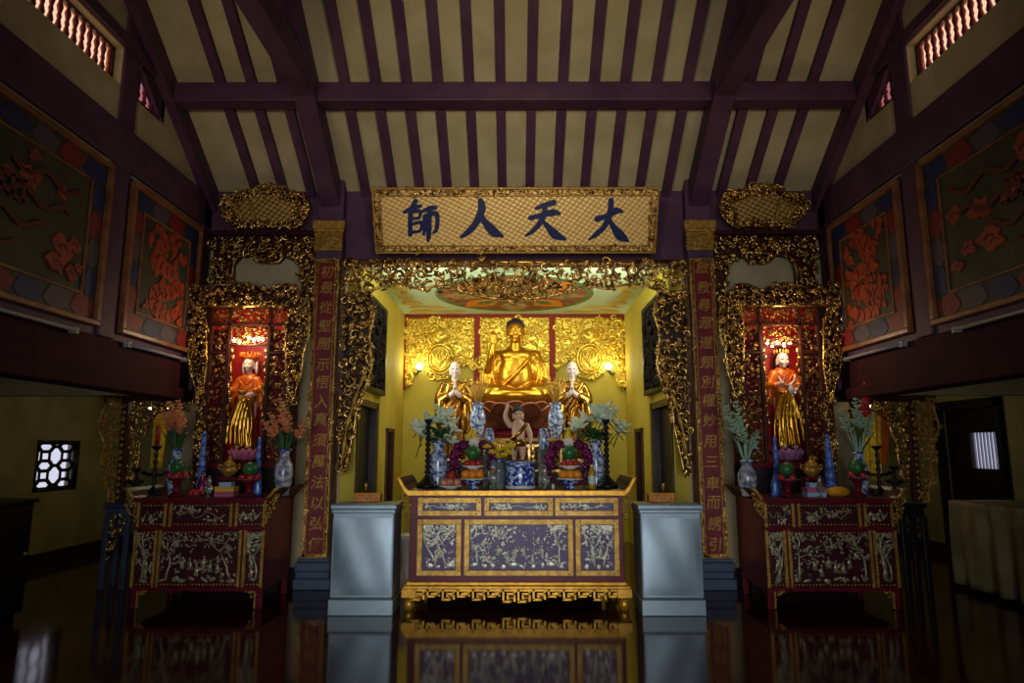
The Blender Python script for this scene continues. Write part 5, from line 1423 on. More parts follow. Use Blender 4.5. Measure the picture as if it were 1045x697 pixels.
# --- yellow flowers in a glass vase
Y = 7.36; x = mx(509, Y, MZ+.2); h = at(525, 470, Y).z-MZ
vase(x, Y, MZ, [(.06,0),(.065,.02),(.075,h*.6),(.085,h),(.08,h),(.06,.04)], M['glass'], 'clear glass vase of yellow flowers behind the left oil lamp', 'glass_vase', (.085, h))
yf0 = None
for i, (a, b) in enumerate([(497,457),(502,462),(505,455),(509,461),(512,453),(516,459),(519,463),(521,456),(507,466),(514,466)]):
    p = at(a, b, Y-.05+.03*(i%3)); lb = 'yellow chrysanthemum in the clear glass vase on the main altar'; g = 'yellow chrysanthemums in the glass vase'
    if yf0 is None:
        yf0 = thing('chrysanthemum', lb, 'flower', p, group=g); m = MB()
        for k in range(3):
            for q in range(9):
                a_ = 2*PI*q/9+k*.3; R = Euler((0,0,a_)).to_matrix() @ Euler((0,-.25-.4*k,0)).to_matrix(); m.ell(R @ Vector((.03-.006*k,0,.004*k)), (.03,.013,.008), R, 6, 4)
        m.ell((0,0,.012), (.022,.022,.018), None, 8, 5); m.build('petals', M['yflower'], yf0)
        m = MB(); m.tube([(0,0,0),(0,.01,-.1),(0,.015,-.2)], .005, 5); m.build('stem', M['leaf'], yf0)
    else: copy_tree(yf0, p, (.4*math.sin(i), .4*math.cos(i*2), i), lb, g)
# --- large vases with golden straw on the middle altar, and pale blue jars before them
for s, px in ((-1, 487.5), (1, 567)):
    Y = 8.72; x = x_at(px, Y, zm+.2); h = at(525, 412, Y).z-zm
    vase(x, Y, zm, scale_prof([(.6,0),(.66,.03),(.7,.1),(1,.45),(1,.66),(.72,.84),(.6,.88),(.62,.95),(.72,1),(.6,.99)], .1, h), M['bluewhite'], f'large blue and white jar of golden straw {nm_side(s)} of the seated statue', neck=(.07, h))
    t = thing('straw_bundle', f'fan of golden straw standing in the large jar {nm_side(s)} of the seated statue', 'dried grass', (x, Y, zm+h-.05)); rnd = random.Random(3)
    m = MB()
    for i in range(26):
        a = rnd.uniform(-.42,.42); b = rnd.uniform(-.2,.2); ln = rnd.uniform(.25,.42); m.tube([(0,0,0),(ln*.5*math.sin(a),ln*.5*math.sin(b),ln*.5),(ln*math.sin(a)*1.1,ln*math.sin(b),ln*math.cos(a))], [.006,.006,.003], 4)
    m.build('straw', M['tan_straw'], t)
    Yj = 7.7; xj = mx(499 if s < 0 else 555, Yj, MZ+.3); hg = at(525, 456 if s < 0 else 458, Yj).z-MZ
    t = thing('glass_stand', f'tall clear glass cylinder under the small blue jar {nm_side(s)} of the child statue', 'vase', (xj, Yj, MZ)); m = MB(); m.lathe([(.07,0),(.072,.01),(.07,.02),(.065,hg*.5),(.07,hg)], 18); m.build('cylinder', M['glass'], t)
    m = MB(); m.lathe([(.075,hg-.02),(.075,hg)], 18); m.build('lid', M['glass'], t)
    hj = at(525, 437, Yj).z-MZ-hg
    t = thing('blue_jar', f'small blue and white jar on a glass cylinder {nm_side(s)} of the child statue', 'jar', (xj, Yj, MZ+hg)); m = MB(); m.lathe(scale_prof([(.7,0),(.8,.05),(1,.3),(1,.6),(.8,.8),(.75,.85)], .06, hj), 18); m.build('body', M['bluewhite'], t)
    m = MB(); m.lathe([(.05,hj*.85),(.052,hj*.92),(.02,hj*1.0)], 14); m.build('lid', M['bluedeep'], t)

# ================================================================ ON THE SIDE ALTARS
AZ2 = T0(508)
def sx_(px, Y, z=None): return x_at(px, Y, AZ2+.1 if z is None else z)
def gladiolus(label, loc, bloom, group, tilt, L, base=None):
    if base is not None: return copy_tree(base, loc, tilt, label, group, (1,1,L))
    t = thing('gladiolus', label, 'flower', loc, tilt, group); t.scale = (1,1,L)
    m = MB(); m.tube([(0,0,0),(.01,0,.3),(0,.01,.62)], [.007,.006,.003], 5); m.build('stem', M['leaf'], t)
    m = MB()
    for i in range(8):
        z = .3+.04*i; a = i*2.4; r = .032*(1-.075*i)
        for q in range(4):
            b = a+q*1.57; R = Euler((0,0,b)).to_matrix() @ Euler((0,-.7,0)).to_matrix(); m.ell(Vector((.016*math.cos(a),.016*math.sin(a),z))+R @ Vector((r*1.2,0,0)), (r*1.5,r*.9,.007), R, 6, 4)
    m.build('blossoms', bloom, t)
    m = MB()
    for i in range(2): leaf_blade(m, (0,0,0), (.25*(-1)**i, .1, 1), .42, .014, .05)
    m.build('leaf', M['leaf'], t); return t
flower_sets = [
 (-1, 'left', 178, 459, 7.5, 'bluewhite', .095, 'coral', 'tall blue and white vase at the left of the left side altar', [(166,417,-.45),(174,409,-.22),(183,407,.12),(189,424,.42),(178,420,-.05)]),
 (-1, 'right', 289, 459, 7.36, 'greywhite', .1, 'coral', 'bulbous grey patterned vase at the right of the left side altar', [(268,428,-.55),(276,420,-.25),(287,405,-.02),(296,420,.25),(313,428,.75)]),
 (1, 'left', 762, 470, 7.3, 'greywhite', .1, 'leafpale', 'bulbous grey patterned vase at the left of the right side altar', [(741,412,-.42),(750,408,-.2),(757,430,-.05),(773,440,.3)]),
 (1, 'right', 877, 462, 7.5, 'bluewhite', .095, 'leafpale', 'tall blue and white vase at the right of the right side altar', [(857,415,-.42),(872,405,-.1),(880,408,.05),(890,420,.28)]),
]
glad = {}
for s, sd2, px, rimy, Y, mt, R, bl, vl, stems in flower_sets:
    x = sx_(px, Y, AZ2+.2); zt = at(525, rimy, Y).z; h = zt-AZ2
    vase(x, Y, AZ2, scale_prof(VASE, R, h), M[mt], vl, neck=(.062, h))
    for i, (a, b, tl) in enumerate(stems):
        top = at(a, b, Y+.02*(i%2)); base = Vector((x, Y, zt-.04)); d = top-base; L_ = d.length/.62
        ang = (0, math.atan2(d.x, d.z), 0); col = {'coral':'coral','leafpale':'pale green'}[bl]
        lb = f'{col} gladiolus spike in the {"blue and white" if mt=="bluewhite" else "bulbous grey"} vase on the {nm_side(s)} side altar'
        o = gladiolus(lb, base, M[bl], f'{col} gladioli in the {sd2} vase on the {nm_side(s)} side altar', ang, L_, glad.get(bl))
        glad.setdefault(bl, o)
    t = thing('leaf_bunch', f'upright green leaves in the {"blue and white" if mt=="bluewhite" else "bulbous grey"} vase on the {nm_side(s)} side altar', 'leaves', (x, Y, zt-.03)); rnd = random.Random(px); m = MB()
    for i in range(16): a = rnd.uniform(0,6.28); leaf_blade(m, (.02*math.cos(a),.02*math.sin(a),0), (.3*math.cos(a),.2*math.sin(a),1), rnd.uniform(.22,.38), .016, .08)
    m.build('leaves', M['leaf'] if s < 0 else M['leafpale'], t)
# red spike leaning over the right altar, small red sprig by the right couplet
x, Y = sx_(877, 7.5, AZ2+.2), 7.5; zt = at(525, 462, Y).z; base = Vector((x, Y-.02, zt-.03)); top = at(886, 384, Y-.02); d = top-base
gladiolus('single red gladiolus spike rising above the right side altar', base, M['redflower'], None, (0, math.atan2(d.x, d.z), 0), d.length/.62)
# --- fruit stands
def fruit_stand(s, px, Y, label, top_y, melon=True, reds=4, sd=''):
    x = sx_(px, Y); zt = at(525, top_y, Y).z; h = zt-AZ2
    t = thing('fruit_stand', label, 'fruit stand', (x, Y, AZ2)); m = MB(); m.lathe([(.075,0),(.078,.015),(.05,.035),(.03,.06),(.035,h*.45),(.05,h*.8),(.1,h*.93),(.1,h*.95)], 18); m.build('pedestal', M['redwood'], t)
    m = MB(); m.lathe([(.06,h*.94),(.14,h*.99),(.145,h),(.06,h*.97),(.001,h*.97)], 24); m.build('dish', M['greywhite'], t)
    g = f'red apples on the {sd} fruit stand of the {nm_side(s)} side altar'; lb = f'red apple on the {sd} fruit stand of the {nm_side(s)} side altar'
    for k in range(reds):
        a = 2*PI*k/reds-PI/2+.4; copy_tree(ap0, (x+.075*math.cos(a), Y+.075*math.sin(a), zt-.01), (0,0,k), lb, g)
    fruit('melon', .08, M['green'], f'green melon on the {sd} fruit stand of the {nm_side(s)} side altar', (x, Y, zt+.035), None)
fruit_stand(-1, 179.5, 7.22, 'red footed fruit stand on the left part of the left side altar', 487, sd='left'); fruit_stand(-1, 254, 7.22, 'red footed fruit stand on the right part of the left side altar', 489, sd='right')
fruit_stand(1, 803, 7.22, 'red footed fruit stand on the left part of the right side altar', 489, sd='left'); fruit_stand(1, 875, 7.22, 'red footed fruit stand on the right part of the right side altar', 487, sd='right')
# --- candlesticks with arms
def armed_candlestick(x, Y, h, label, armr=.11, candle=False):
    t = thing('candlestick', label, 'candlestick', (x, Y, AZ2))
    m = MB(); m.lathe([(.09,0),(.09,.02),(.05,.05),(.022,.09)], 16); m.build('base', M['blackwood'], t)
    prof = [(.02,.08)]
    for i in range(5): z0 = .1+(h-.16)*i/5; dz = (h-.16)/5; prof += [(.013,z0),(.026,z0+dz*.4),(.013,z0+dz*.95)]
    prof += [(.015,h-.05),(.05,h-.015),(.055,h)]
    m = MB(); m.lathe(prof, 12); m.build('post', M['blackwood'], t)
    m = MB(); z = h*.42; m.tube([(-armr,0,z+.02),(-armr*.6,0,z-.01),(0,0,z),(armr*.6,0,z-.01),(armr,0,z+.02)], .01, 6)
    for q in (-1,1): m.lathe([(.01,z),(.03,z+.03),(.03,z+.04)], 10, (q*armr,0,0))
    m.tube([(-armr,0,z+.02),(0,0,z),(armr,0,z+.02)], .011, 6); m.build('arm', M['blackwood'], t)
    if candle:
        c = thing('candle', 'tall red candle on the dark armed candlestick of the left side altar', 'candle', (x, Y, AZ2+h)); m = MB(); m.lathe([(.022,0),(.02,.22),(.015,.23)], 12); m.build('wax', M['candle'], c); m = MB(); m.tube([(0,0,.22),(0,0,.25)], .003, 5); m.build('wick', M['blackwood'], c)
hh = at(525, 455, 7.35).z-AZ2
armed_candlestick(sx_(156,7.35), 7.35, hh, 'tall dark armed candlestick with a red candle on the left side altar', .13, True); armed_candlestick(sx_(137,7.45), 7.45, hh*.55, 'short dark armed candlestick at the far left of the left side altar', .07)
armed_candlestick(sx_(897,7.35), 7.35, hh, 'tall dark armed candlestick at the right of the right side altar', .13); armed_candlestick(sx_(913,7.3), 7.3, hh*.6, 'short dark armed candlestick at the far right of the right side altar', .07)
# --- blue pagoda lamps
def pagoda(px, Y, top, label, sc):
    x = sx_(px, Y, AZ2+.3); h = at(525, top, Y).z-AZ2
    t = thing('pagoda_lamp', label, 'lamp', (x, Y, AZ2)); m = MB(); prof = [(.07*sc,0),(.075*sc,.02),(.05*sc,.05)]
    m.lathe(prof, 14); m.build('base', M['bluecap'], t)
    for i in range(5):
        z0 = .05+(h-.1)*i/5; dz = (h-.1)/5; r = .052*sc*(1-.13*i); m = MB(); m.lathe([(r*.75,z0),(r,z0+dz*.2),(r,z0+dz*.6),(r*.7,z0+dz*.8),(r*1.1,z0+dz*.86),(r*.7,z0+dz)], 14); m.build('tier', M['blueglass'], t)
    m = MB(); m.lathe([(.02,h-.05),(.028,h-.03),(.004,h)], 10); m.build('finial', M['bluecap'], t)
pagoda(205.5, 7.5, 440, 'blue tiered pagoda lamp left of the crowned statue on the left side altar', 1); pagoda(263, 7.62, 446, 'blue tiered pagoda lamp right of the crowned statue on the left side altar', .85)
pagoda(846, 7.45, 443, 'blue tiered pagoda lamp right of the black-haired statue on the right side altar', 1.2); pagoda(792, 7.62, 446, 'blue tiered pagoda lamp left of the black-haired statue on the right side altar', .85)
# --- cartons, small censers, lamps, fruit
def carton_stack(s, px, Y, specs, sd):
    z = AZ2
    for nm_, mt, w, h, d, off, lb in specs:
        x = sx_(px+off, Y); t = thing(nm_, lb, 'box', (x, Y, z)); m = MB(); m.box(-w,w,-d,d,0,h*.72); m.build('base', M[mt], t, bevel=.004); m = MB(); m.box(-w-.003,w+.003,-d-.003,d+.003,h*.72,h); m.build('lid', M[mt], t, bevel=.004); z += h
    return z
z = carton_stack(-1, 231, 7.2, [('carton','boxpink',.1,.055,.07,0,'pink carton at the bottom of the stack on the left side altar'),('carton','boxyellow',.1,.05,.07,0,'yellow carton in the middle of the stack on the left side altar'),('carton','boxblue',.065,.045,.05,0,'pale blue box topping the stack on the left side altar')], 'left')
z2 = carton_stack(1, 830, 7.2, [('carton','boxblue',.1,.05,.07,0,'pale blue carton at the bottom of the stack on the right side altar'),('carton','boxpink',.1,.05,.07,0,'pink carton in the middle of the stack on the right side altar'),('carton','boxblue',.065,.045,.05,0,'pale blue box topping the stack on the right side altar')], 'right')
for s, px, y in ((-1, 233, 483), (1, 828, 483)):
    Y = 7.5; x = sx_(px, Y, AZ2+.25); zc = at(525, 487, Y).z
    st_ = thing('censer_stand', f'red stand under the little gilt incense burner of the {nm_side(s)} side altar', 'stand', (x, Y, AZ2)); m = MB(); m.box(-.1,.1,-.08,.08,zc-AZ2-.03,zc-AZ2); m.build('top', M['redwood'], st_, bevel=.004)
    for a in (-1,1):
        for b in (-1,1): m = MB(); m.box(a*.085-.012,a*.085+.012,b*.065-.012,b*.065+.012,0,zc-AZ2-.03); m.build('leg', M['redwood'], st_)
    t = thing('small_censer', f'little gilt incense burner on a red stand in the middle of the {nm_side(s)} side altar', 'incense burner', (x, Y, zc)); m = MB(); m.lathe([(.03,0),(.05,.02),(.085,.06),(.09,.09),(.07,.12),(.05,.125)], 18); m.build('bowl', M['goldpaint'], t)
    m = MB(); m.lathe([(.075,.12),(.065,.15),(.03,.18),(.015,.2),(.02,.215),(.003,.23)], 16); m.build('lid', M['goldpaint'], t)
    for q in (-1,1): m = MB(); m.tube([(q*.085,0,.08),(q*.12,0,.1),(q*.115,0,.14),(q*.08,0,.12)], .009, 6); m.build('handle', M['goldpaint'], t)
oil_lamp(sx_(212.5,7.12), 7.12, AZ2, 'small glass oil lamp at the front of the left side altar', .75); oil_lamp(sx_(836.5,7.12), 7.12, AZ2, 'small glass oil lamp at the front of the right side altar', .75)
g = 'loose red apples beside the left stand'
for i, (px, Y) in enumerate(((196,7.25),(200,7.18),(204,7.3))): copy_tree(ap0, (sx_(px,Y), Y, AZ2), (0,0,i), 'red apple lying between the left fruit stand and oil lamp on the left side altar', g, (1.15,)*3)
t = thing('red_pouch', 'dark pink cone of wrapped offerings behind the loose apples on the left side altar', 'offering', (sx_(206,7.38), 7.38, AZ2)); m = MB(); m.lathe([(.06,0),(.07,.04),(.05,.14),(.02,.22),(.03,.24)], 12); m.build('wrap', M['magenta'], t); m = MB(); m.lathe([(.024,.205),(.026,.215),(.024,.225)], 10); m.build('tie', M['goldpaint'], t)
t = thing('yellow_melon', 'long yellow melon lying on the front of the right side altar', 'fruit', (sx_(854,7.18), 7.18, AZ2)); m = MB(); m.ell((0,0,.055), (.125,.07,.055), None, 16, 10); m.build('flesh', M['yellowmelon'], t); m = MB(); m.tube([(.12,0,.055),(.145,0,.06)], .008, 5); m.build('stem', M['leaf'], t)
for px, sd in ((263,'left'),(790,'right')):
    t = thing('water_bottle', f'blue water bottle beside the fruit stand, front of the {sd} side altar', 'bottle', (sx_(px,7.3), 7.3, AZ2)); m = MB(); m.lathe([(.035,0),(.038,.02),(.036,.12),(.03,.16),(.014,.19),(.014,.2)], 14); m.build('bottle', M['blueglass'], t); m = MB(); m.lathe([(.016,.195),(.016,.22)], 10); m.build('cap', M['bluecap'], t)
# ================================================================ SIDE WALL PAINTINGS
def wall_painting(s, y0, y1, label, motif, seed):
    """a framed picture on the side wall; local x runs along the wall away from the viewer, z up, -y out of the wall"""
    z0, z1 = 2.73, 4.32
    t = thing('wall_painting', label, 'painting', (s*(XS-.015), (y0+y1)/2, z0))
    w = (y1-y0)/2; H = z1-z0
    rot = Matrix.Rotation(PI/2 if s < 0 else -PI/2, 4, 'Z')
    sg = 1 if s < 0 else -1
    G = Matrix(((0,-s,0,0),(1,0,0,0),(0,0,1,0),(0,0,0,1)))          # local (x,-out,z) -> world axes, mirrored on the other side
    G = Matrix(((0, s*1.0, 0, 0), (1, 0, 0, 0), (0, 0, 1, 0), (0, 0, 0, 1)))
    rnd = random.Random(seed)
    m = MB(G); m.box(-w+.03, w-.03, -.015, .01, .03, H-.03); m.build('canvas', M['pk_ground'], t)
    m = MB(G)
    for (a, b, c, d) in ((-w,w,0,.05),(-w,w,H-.05,H),(-w,-w+.05,.05,H-.05),(w-.05,w,.05,H-.05)): m.box(a, b, -.06, .01, c, d)
    m.build('frame', M['framewood'], t, bevel=.008)
    cols = ['pk_red','pk_blue','pk_grey']; bw = .2                   # border of coloured rounded blocks
    m = MB(G); n = max(4, int((2*w-.1)/.3)); u = (2*w-.1)/n
    k = 0
    for i in range(n):
        for zc in (.05+bw/2, H-.05-bw/2):
            m.mat = (i + (1 if zc > 1 else 0)) % 3; x = -w+.05+u*(i+.5)
            m.prism([(x+u*.48*math.cos(a)*(1+.12*math.sin(4*a)), zc+bw*.48*math.sin(a)*(1+.12*math.cos(3*a))) for a in [2*PI*q/14 for q in range(14)]], -.02-.001*(i%2), -.012)
    nv = 4; v = (H-.1-2*bw)/nv
    for j in range(nv):
        for xc in (-w+.05+bw/2, w-.05-bw/2):
            m.mat = (j + (1 if xc > 0 else 0)) % 3; z = .05+bw+v*(j+.5)
            m.prism([(xc+bw*.48*math.cos(a)*(1+.12*math.sin(4*a)), z+v*.48*math.sin(a)*(1+.12*math.cos(3*a))) for a in [2*PI*q/14 for q in range(14)]], -.02, -.012)
    m.build('painted_border', [M[c] for c in cols], t)
    m = MB(G); a = w-.05-bw; frame_rect(m, -a, a, .05+bw, H-.05-bw, .018, -.03, -.012); m.build('inner_frame', M['framewood'], t)
    m = MB(G); Hc = H/2
    if motif == 'beast':
        sc = min(a/.45, (Hc-.27)/.55); m.mat = 0                       # coiling beast among flames
        coil = smooth_poly([(.25,.48),(.02,.42),(-.18,.26),(-.08,.08),(.16,.04),(.24,-.12),(.02,-.22),(-.2,-.26),(-.16,-.44),(.1,-.48),(.3,-.4)], 4)
        m.ribbon([(p_[0]*sc, Hc+p_[1]*sc) for p_ in coil], [sc*(.1-.06*abs(i/len(coil)-.45)) for i in range(len(coil))], -.012, .012)
        for i in range(64):
            q = rnd.uniform(0,6.3); x = rnd.uniform(-.42,.42)*sc; z = Hc+rnd.uniform(-.54,.54)*sc; r = rnd.uniform(.02,.06)*sc; ph = rnd.uniform(0,6)
            m.prism([(x+r*math.cos(q_)*(1+.45*math.sin(3*q_+ph)), z+r*1.2*math.sin(q_)*(1+.3*math.sin(2*q_))) for q_ in [2*PI*i_/16 for i_ in range(16)]], -.0225-.0002*i, -.012)
        m.mat = 1
        for i in range(2, len(coil)-2, 2):
            c0, c1 = Vector(coil[i-1]), Vector(coil[i+1]); d = (c1-c0).normalized(); n_ = Vector((-d.y, d.x)); c = Vector(coil[i])
            m.ribbon([tuple((c+n_*.06+d*.0)*sc+Vector((0,Hc))), tuple((c-d*.03)*sc+Vector((0,Hc))), tuple((c-n_*.06)*sc+Vector((0,Hc)))], [.009*sc]*3, -.024, .006, False)
        for (x, z) in ((.2,.47),(.28,.5)): m.prism([(x*sc+.025*math.cos(q), Hc+z*sc+.025*math.sin(q)) for q in [2*PI*i_/10 for i_ in range(10)]], -.034, -.02)
    else:
        for i in range(26):                                           # flowers and flames over the ground
            x = rnd.uniform(-a*.92,a*.92); z = rnd.uniform(.05+bw+.06, H-.05-bw-.06); r = rnd.uniform(.04,.1); m.mat = 0; k1, k2 = rnd.uniform(0,6), rnd.choice((2,3))
            m.prism([(x+r*1.3*(1+.35*math.sin(k2*q+k1))*math.cos(q), z+r*(1+.3*math.sin(4*q+k1*2))*math.sin(q)) for q in [2*PI*j/20 for j in range(20)]], -.022-.0005*i, -.012)
            m.mat = 1; m.ribbon([(x-r*.6, z), (x, z+r*.3), (x+r*.6, z-r*.1)], [r*.1]*3, -.022-.0005*i, .004, False)
        m.mat = 1
        for k_ in range(4):
            zz = .45+.22*k_; x0 = -a*.9+.3*k_; pts = [(x0+.09*i, zz+.05*math.sin(i*1.2+k_)) for i in range(12) if x0+.09*i < a*.92]; m.ribbon(pts, [.022]*len(pts), -.026, .008)
        for dx in (0, .12, .24): m.ribbon([(-.1+dx, H*.62),(-.1+dx, H*.5)], [.018,.018], -.03, .008, False)
        m.ribbon([(-.13, H*.62),(.17, H*.62)], [.018,.018], -.03, .008, False); m.ribbon([(-.13, H*.55),(.17, H*.5)], [.018,.018], -.03, .008, False)
    m.build('painted_motif', [M['pk_orange'], M['pk_line']], t)
    # pale conduit along the foot of the picture
    c = thing('wall_tube', f'thin pale tube fixed under the {"nearer" if y1 < 6.2 else "farther"} painting on the {nm_side(s)} wall', 'tube', (s*(XS-.06), (y0+y1)/2, 2.64))
    m = MB(); m.tube([(0,-w*.75,0),(0,w*.75,0)], .018, 8); m.build('tube', M['grey'], c)
    for q in (-1,1): m = MB(); m.box(min(0,s*.06), max(0,s*.06), q*w*.76-.03, q*w*.76+.03, -.025, .025); m.build('end_clip', M['grey'], c)
wall_painting(-1, 3.64, 6.1, 'large framed painting of orange flowers and flames nearest the viewer on the left wall', 'flowers', 5)
wall_painting(-1, 6.46, 7.97, 'framed painting of an orange beast beside the left shrine', 'beast', 6)
wall_painting(1, 3.64, 6.1, 'large framed painting of orange flowers and flames nearest the viewer on the right wall', 'flowers', 7)
wall_painting(1, 6.46, 7.97, 'framed painting of an orange beast beside the right shrine', 'beast', 8)

# ================================================================ AISLE GATEWAYS
YG = 8.12
for s, sd in ((-1,'left'), (1,'right')):
    t = thing('carved_gateway', f'narrow gilded carved gateway with wavy wing in the {sd} aisle beside the side altar', 'carving', (0, YG, 0))
    def A(pts): return xz(pts if s < 0 else [(1050-p[0]+8, p[1]) for p in pts], YG)
    m = MB(); q = A([(106,404),(193,404),(193,410),(106,410)]); m.prism(q, -.06, .06); m.build('lintel', M['brownwood'], t, bevel=.01)
    wing = [(108,405),(128,409),(125,440),(122,470),(118,490),(119,511),(113,511),(113,500),(108,492),(111,478),(105,470),(109,455),(102,437),(107,420)]
    m = MB(); carve(m, A(wing), 91, 150, .025, .05, .06, -.03, solid=.8); o = A(wing); m.tube([(p[0],-.05,p[1]) for p in smooth_poly(o[5:]+o[:1], 3)], .014, 6); m.build('carved_wing', M['goldpaint'], t)
    m = MB(); q = A([(127,409),(134,409),(126,512),(119,512)]); m.prism(q, -.05, .05); pm = m.build('post', M['brownwood'], t, bevel=.006)
    m = MB()
    for i in range(15): 
        f = (i+.5)/15; c = A([(130-8*f, 411+100*f)])[0]; m.ell((c[0],-.055,c[1]), (.022,.014,.03), (0,.6*(-1)**i,0), 7, 5)
    m.build('post_beads', M['goldpaint'], pm)
    fr_ = [(135,410),(194,410),(194,419),(180,418),(165,420),(158,426),(152,434),(149,444),(144,452),(143,468),(138,486),(134,492),(133,470)]
    m = MB(); carve(m, A(fr_), 95, 130, .022, .045, .06, 0, solid=.8); o = A(fr_); m.tube([(p[0],-.03,p[1]) for p in smooth_poly(o[2:12], 3)], .012, 6); m.build('carved_fringe', M['gilt'], t)
    # the gateway's post stands on a painted pedestal table
    Yp = 8.05; xa, xb = (at(109,515,Yp).x, at(136,515,Yp).x)
    if s > 0: xa, xb = -xb, -xa
    zt = at(525, 513.5, Yp).z; zl = at(525, 526, Yp).z
    p = thing('pedestal_table', f'{"blue painted" if s < 0 else "dark"} pedestal table under the carved gateway in the {sd} aisle', 'table', ((xa+xb)/2+.03*s*-1, Yp+.02, 0)); w = (xb-xa)/2
    mt = M['stonedark'] if s < 0 else M['blackwood']
    m = MB(); m.box(-w-.01, w+.01, -.12, .18, zt-.05, zt); m.box(-w+.02, w-.02, -.1, .16, zl, zt-.05); m.build('tabletop', mt, p, bevel=.012)
    for q in (-1, 1):
        for yy in (-.09, .13): m = MB(); m.box(q*(w-.035)-.03, q*(w-.035)+.03, yy-.025, yy+.025, 0, zl); m.build('leg', mt, p, bevel=.006)
    m = MB(); carve(m, [(-w+.05,zl),(w-.05,zl),(w-.06,zl-.12),(.02,zl-.18),(-w+.1,zl-.5),(-w+.05,zl-.5)], 12, 30, .02, .04, .04, -.07); m.build('carved_bracket', M['gilt'] if s < 0 else M['blackwood'], p)
    # little star-like lights
    g = [(153.5,416.5),(171.5,416.5)] if s < 0 else [(878,414.5),(882.5,414.5),(888.5,414.5)]
    b = thing('light_string', f'tiny white lights hanging in the {sd} aisle gateway', 'lamp', (0, YG+.1, 2.0)); w_ = [at(p_[0], p_[1], YG+.1) for p_ in g]
    m = MB(); m.tube([(w_[0].x,0,w_[0].z-2+.02),(w_[-1].x,0,w_[-1].z-2+.02)], .006, 5); m.build('wire', M['blackwood'], b)
    for p_ in w_: m = MB(); m.ell((p_.x,0,p_.z-2), (.014,.014,.014), None, 8, 5); m.build('bulb', M['bulbwarm'], b)
    # yellow hanging cloth behind the gateway
    Yh = 8.75; cl = [(158,414),(171,414),(169,478),(156,478)] if s < 0 else [(882,414),(899,414),(901,440),(890,490),(882,490)]
    bn = thing('hanging_banner', f'yellow cloth banner hanging behind the {sd} aisle gateway', 'banner', (0, Yh, 0)); qd = xz(cl, Yh)
    xs_ = [p_[0] for p_ in qd]; z1 = max(p_[1] for p_ in qd); z0 = min(p_[1] for p_ in qd); n = 18; vs, fs = [], []
    for i in range(n+1):
        for j in range(9):
            u = i/n; f = j/8; x = min(xs_)+(max(xs_)-min(xs_))*(u*(1-.25*f)+.0); vs.append((x, .02*math.sin(u*16)+.0, z1+(z0-z1)*f))
    for i in range(n):
        for j in range(8): a_ = i*9+j; fs.append((a_, a_+1, a_+10, a_+9))
    m = MB(); m.add(vs, fs, True); m.build('cloth', M['yflower'], bn)
    so = bn.children[0].modifiers.new('thick', 'SOLIDIFY'); so.thickness = .004
    m = MB(); m.tube([(min(xs_)-.04,0,z1+.005),(max(xs_)+.04,0,z1+.005)], .012, 8); m.tube([(min(xs_)+.05,0,z1),(min(xs_)+.05,0,2.5)], .004, 5); m.build('rod', M['brownwood'], bn)
    if s > 0:
        bn2 = thing('hanging_pennant', 'red and orange pennant hanging beside the yellow banner in the right aisle', 'banner', (0, Yh-.1, 0)); q2 = xz([(901,415),(907,415),(906,470),(902,476),(899,470)], Yh-.1); m = MB(); m.prism(q2, -.004, .004); m.build('cloth', M['orobe'], bn2)
        m = MB(); m.tube([((q2[0][0]+q2[1][0])/2,0,q2[0][1]-.01),((q2[0][0]+q2[1][0])/2,0,2.5)], .004, 5); m.build('cord', M['brownwood'], bn2)
# dim lamps of the passages
for s in (-1, 1):
    t = thing('passage_lamp', f'bare bulb on the ceiling of the {nm_side(s)} aisle passage, hidden behind the gateway', 'lamp', (s*4.5, 9.6, 2.5)); m = MB(); m.lathe([(.05,-.03),(.05,0)], 12); m.build('socket', M['plasticwhite'], t); m = MB(); m.ell((0,0,-.07), (.04,.04,.05), None, 10, 6); m.build('bulb', M['bulb'], t); point_light(t, (0,0,-.16), 8, (1,.92,.5), .05)
# ================================================================ AISLE FURNITURE
t = thing('side_cabinet', 'black wooden cabinet along the left aisle under the barred window', 'cabinet', (-4.66, 5.6, 0)); zt = at_x(40, 508, -4.66).z
m = MB(); m.box(-.75, 0, -1.1, 1.0, .08, zt-.04); m.build('body', M['blackwood'], t, bevel=.008); m = MB(); m.box(-.78, .03, -1.13, 1.03, zt-.04, zt); m.build('top', M['blackwood'], t, bevel=.008)
m = MB(); m.box(-.7, -.04, -1.05, .95, 0, .08); m.build('plinth', M['blackwood'], t)
for k in range(4):
    m = MB(); y = -1.07+.52*k; m.box(0, .015, y, y+.48, .14, zt-.09); d_ = m.build('door', M['blackwood'], t, bevel=.006); m = MB(); m.ell((.03, y+.42, zt*.55), (.016,.016,.016), None, 8, 5); m.build('knob', M['goldpaint'], d_)
t = thing('cloth_table', 'long table under a draped pale gold cloth in the right aisle by the dark door', 'table', (5.2, 7.0, 0)); zt = at_x(990, 513, 5.2).z
m = MB(); m.box(0, .9, -1.2, 1.1, zt-.03, zt); m.build('tabletop', M['blackwood'], t, bevel=.006)
for a, b in ((.06,-1.1),(.84,-1.1),(.06,1.0),(.84,1.0)): m = MB(); m.box(a-.03,a+.03,b-.03,b+.03,0,zt-.03); m.build('leg', M['darkwood'], t)
vs, fs = [], []; nx, nz = 90, 14
for i in range(nx+1):
    u = i/nx; y = -1.24+2.38*u
    for j in range(nz+1):
        f = j/nz; amp = .012+.055*f; x = -.02-amp*(.5+.5*math.sin(u*31+1.5*math.sin(u*9))+.3*math.sin(u*57+f*2)); vs.append((x, y+.02*math.sin(f*4+u*20)*f, zt+.006-(zt-.05)*f))
    
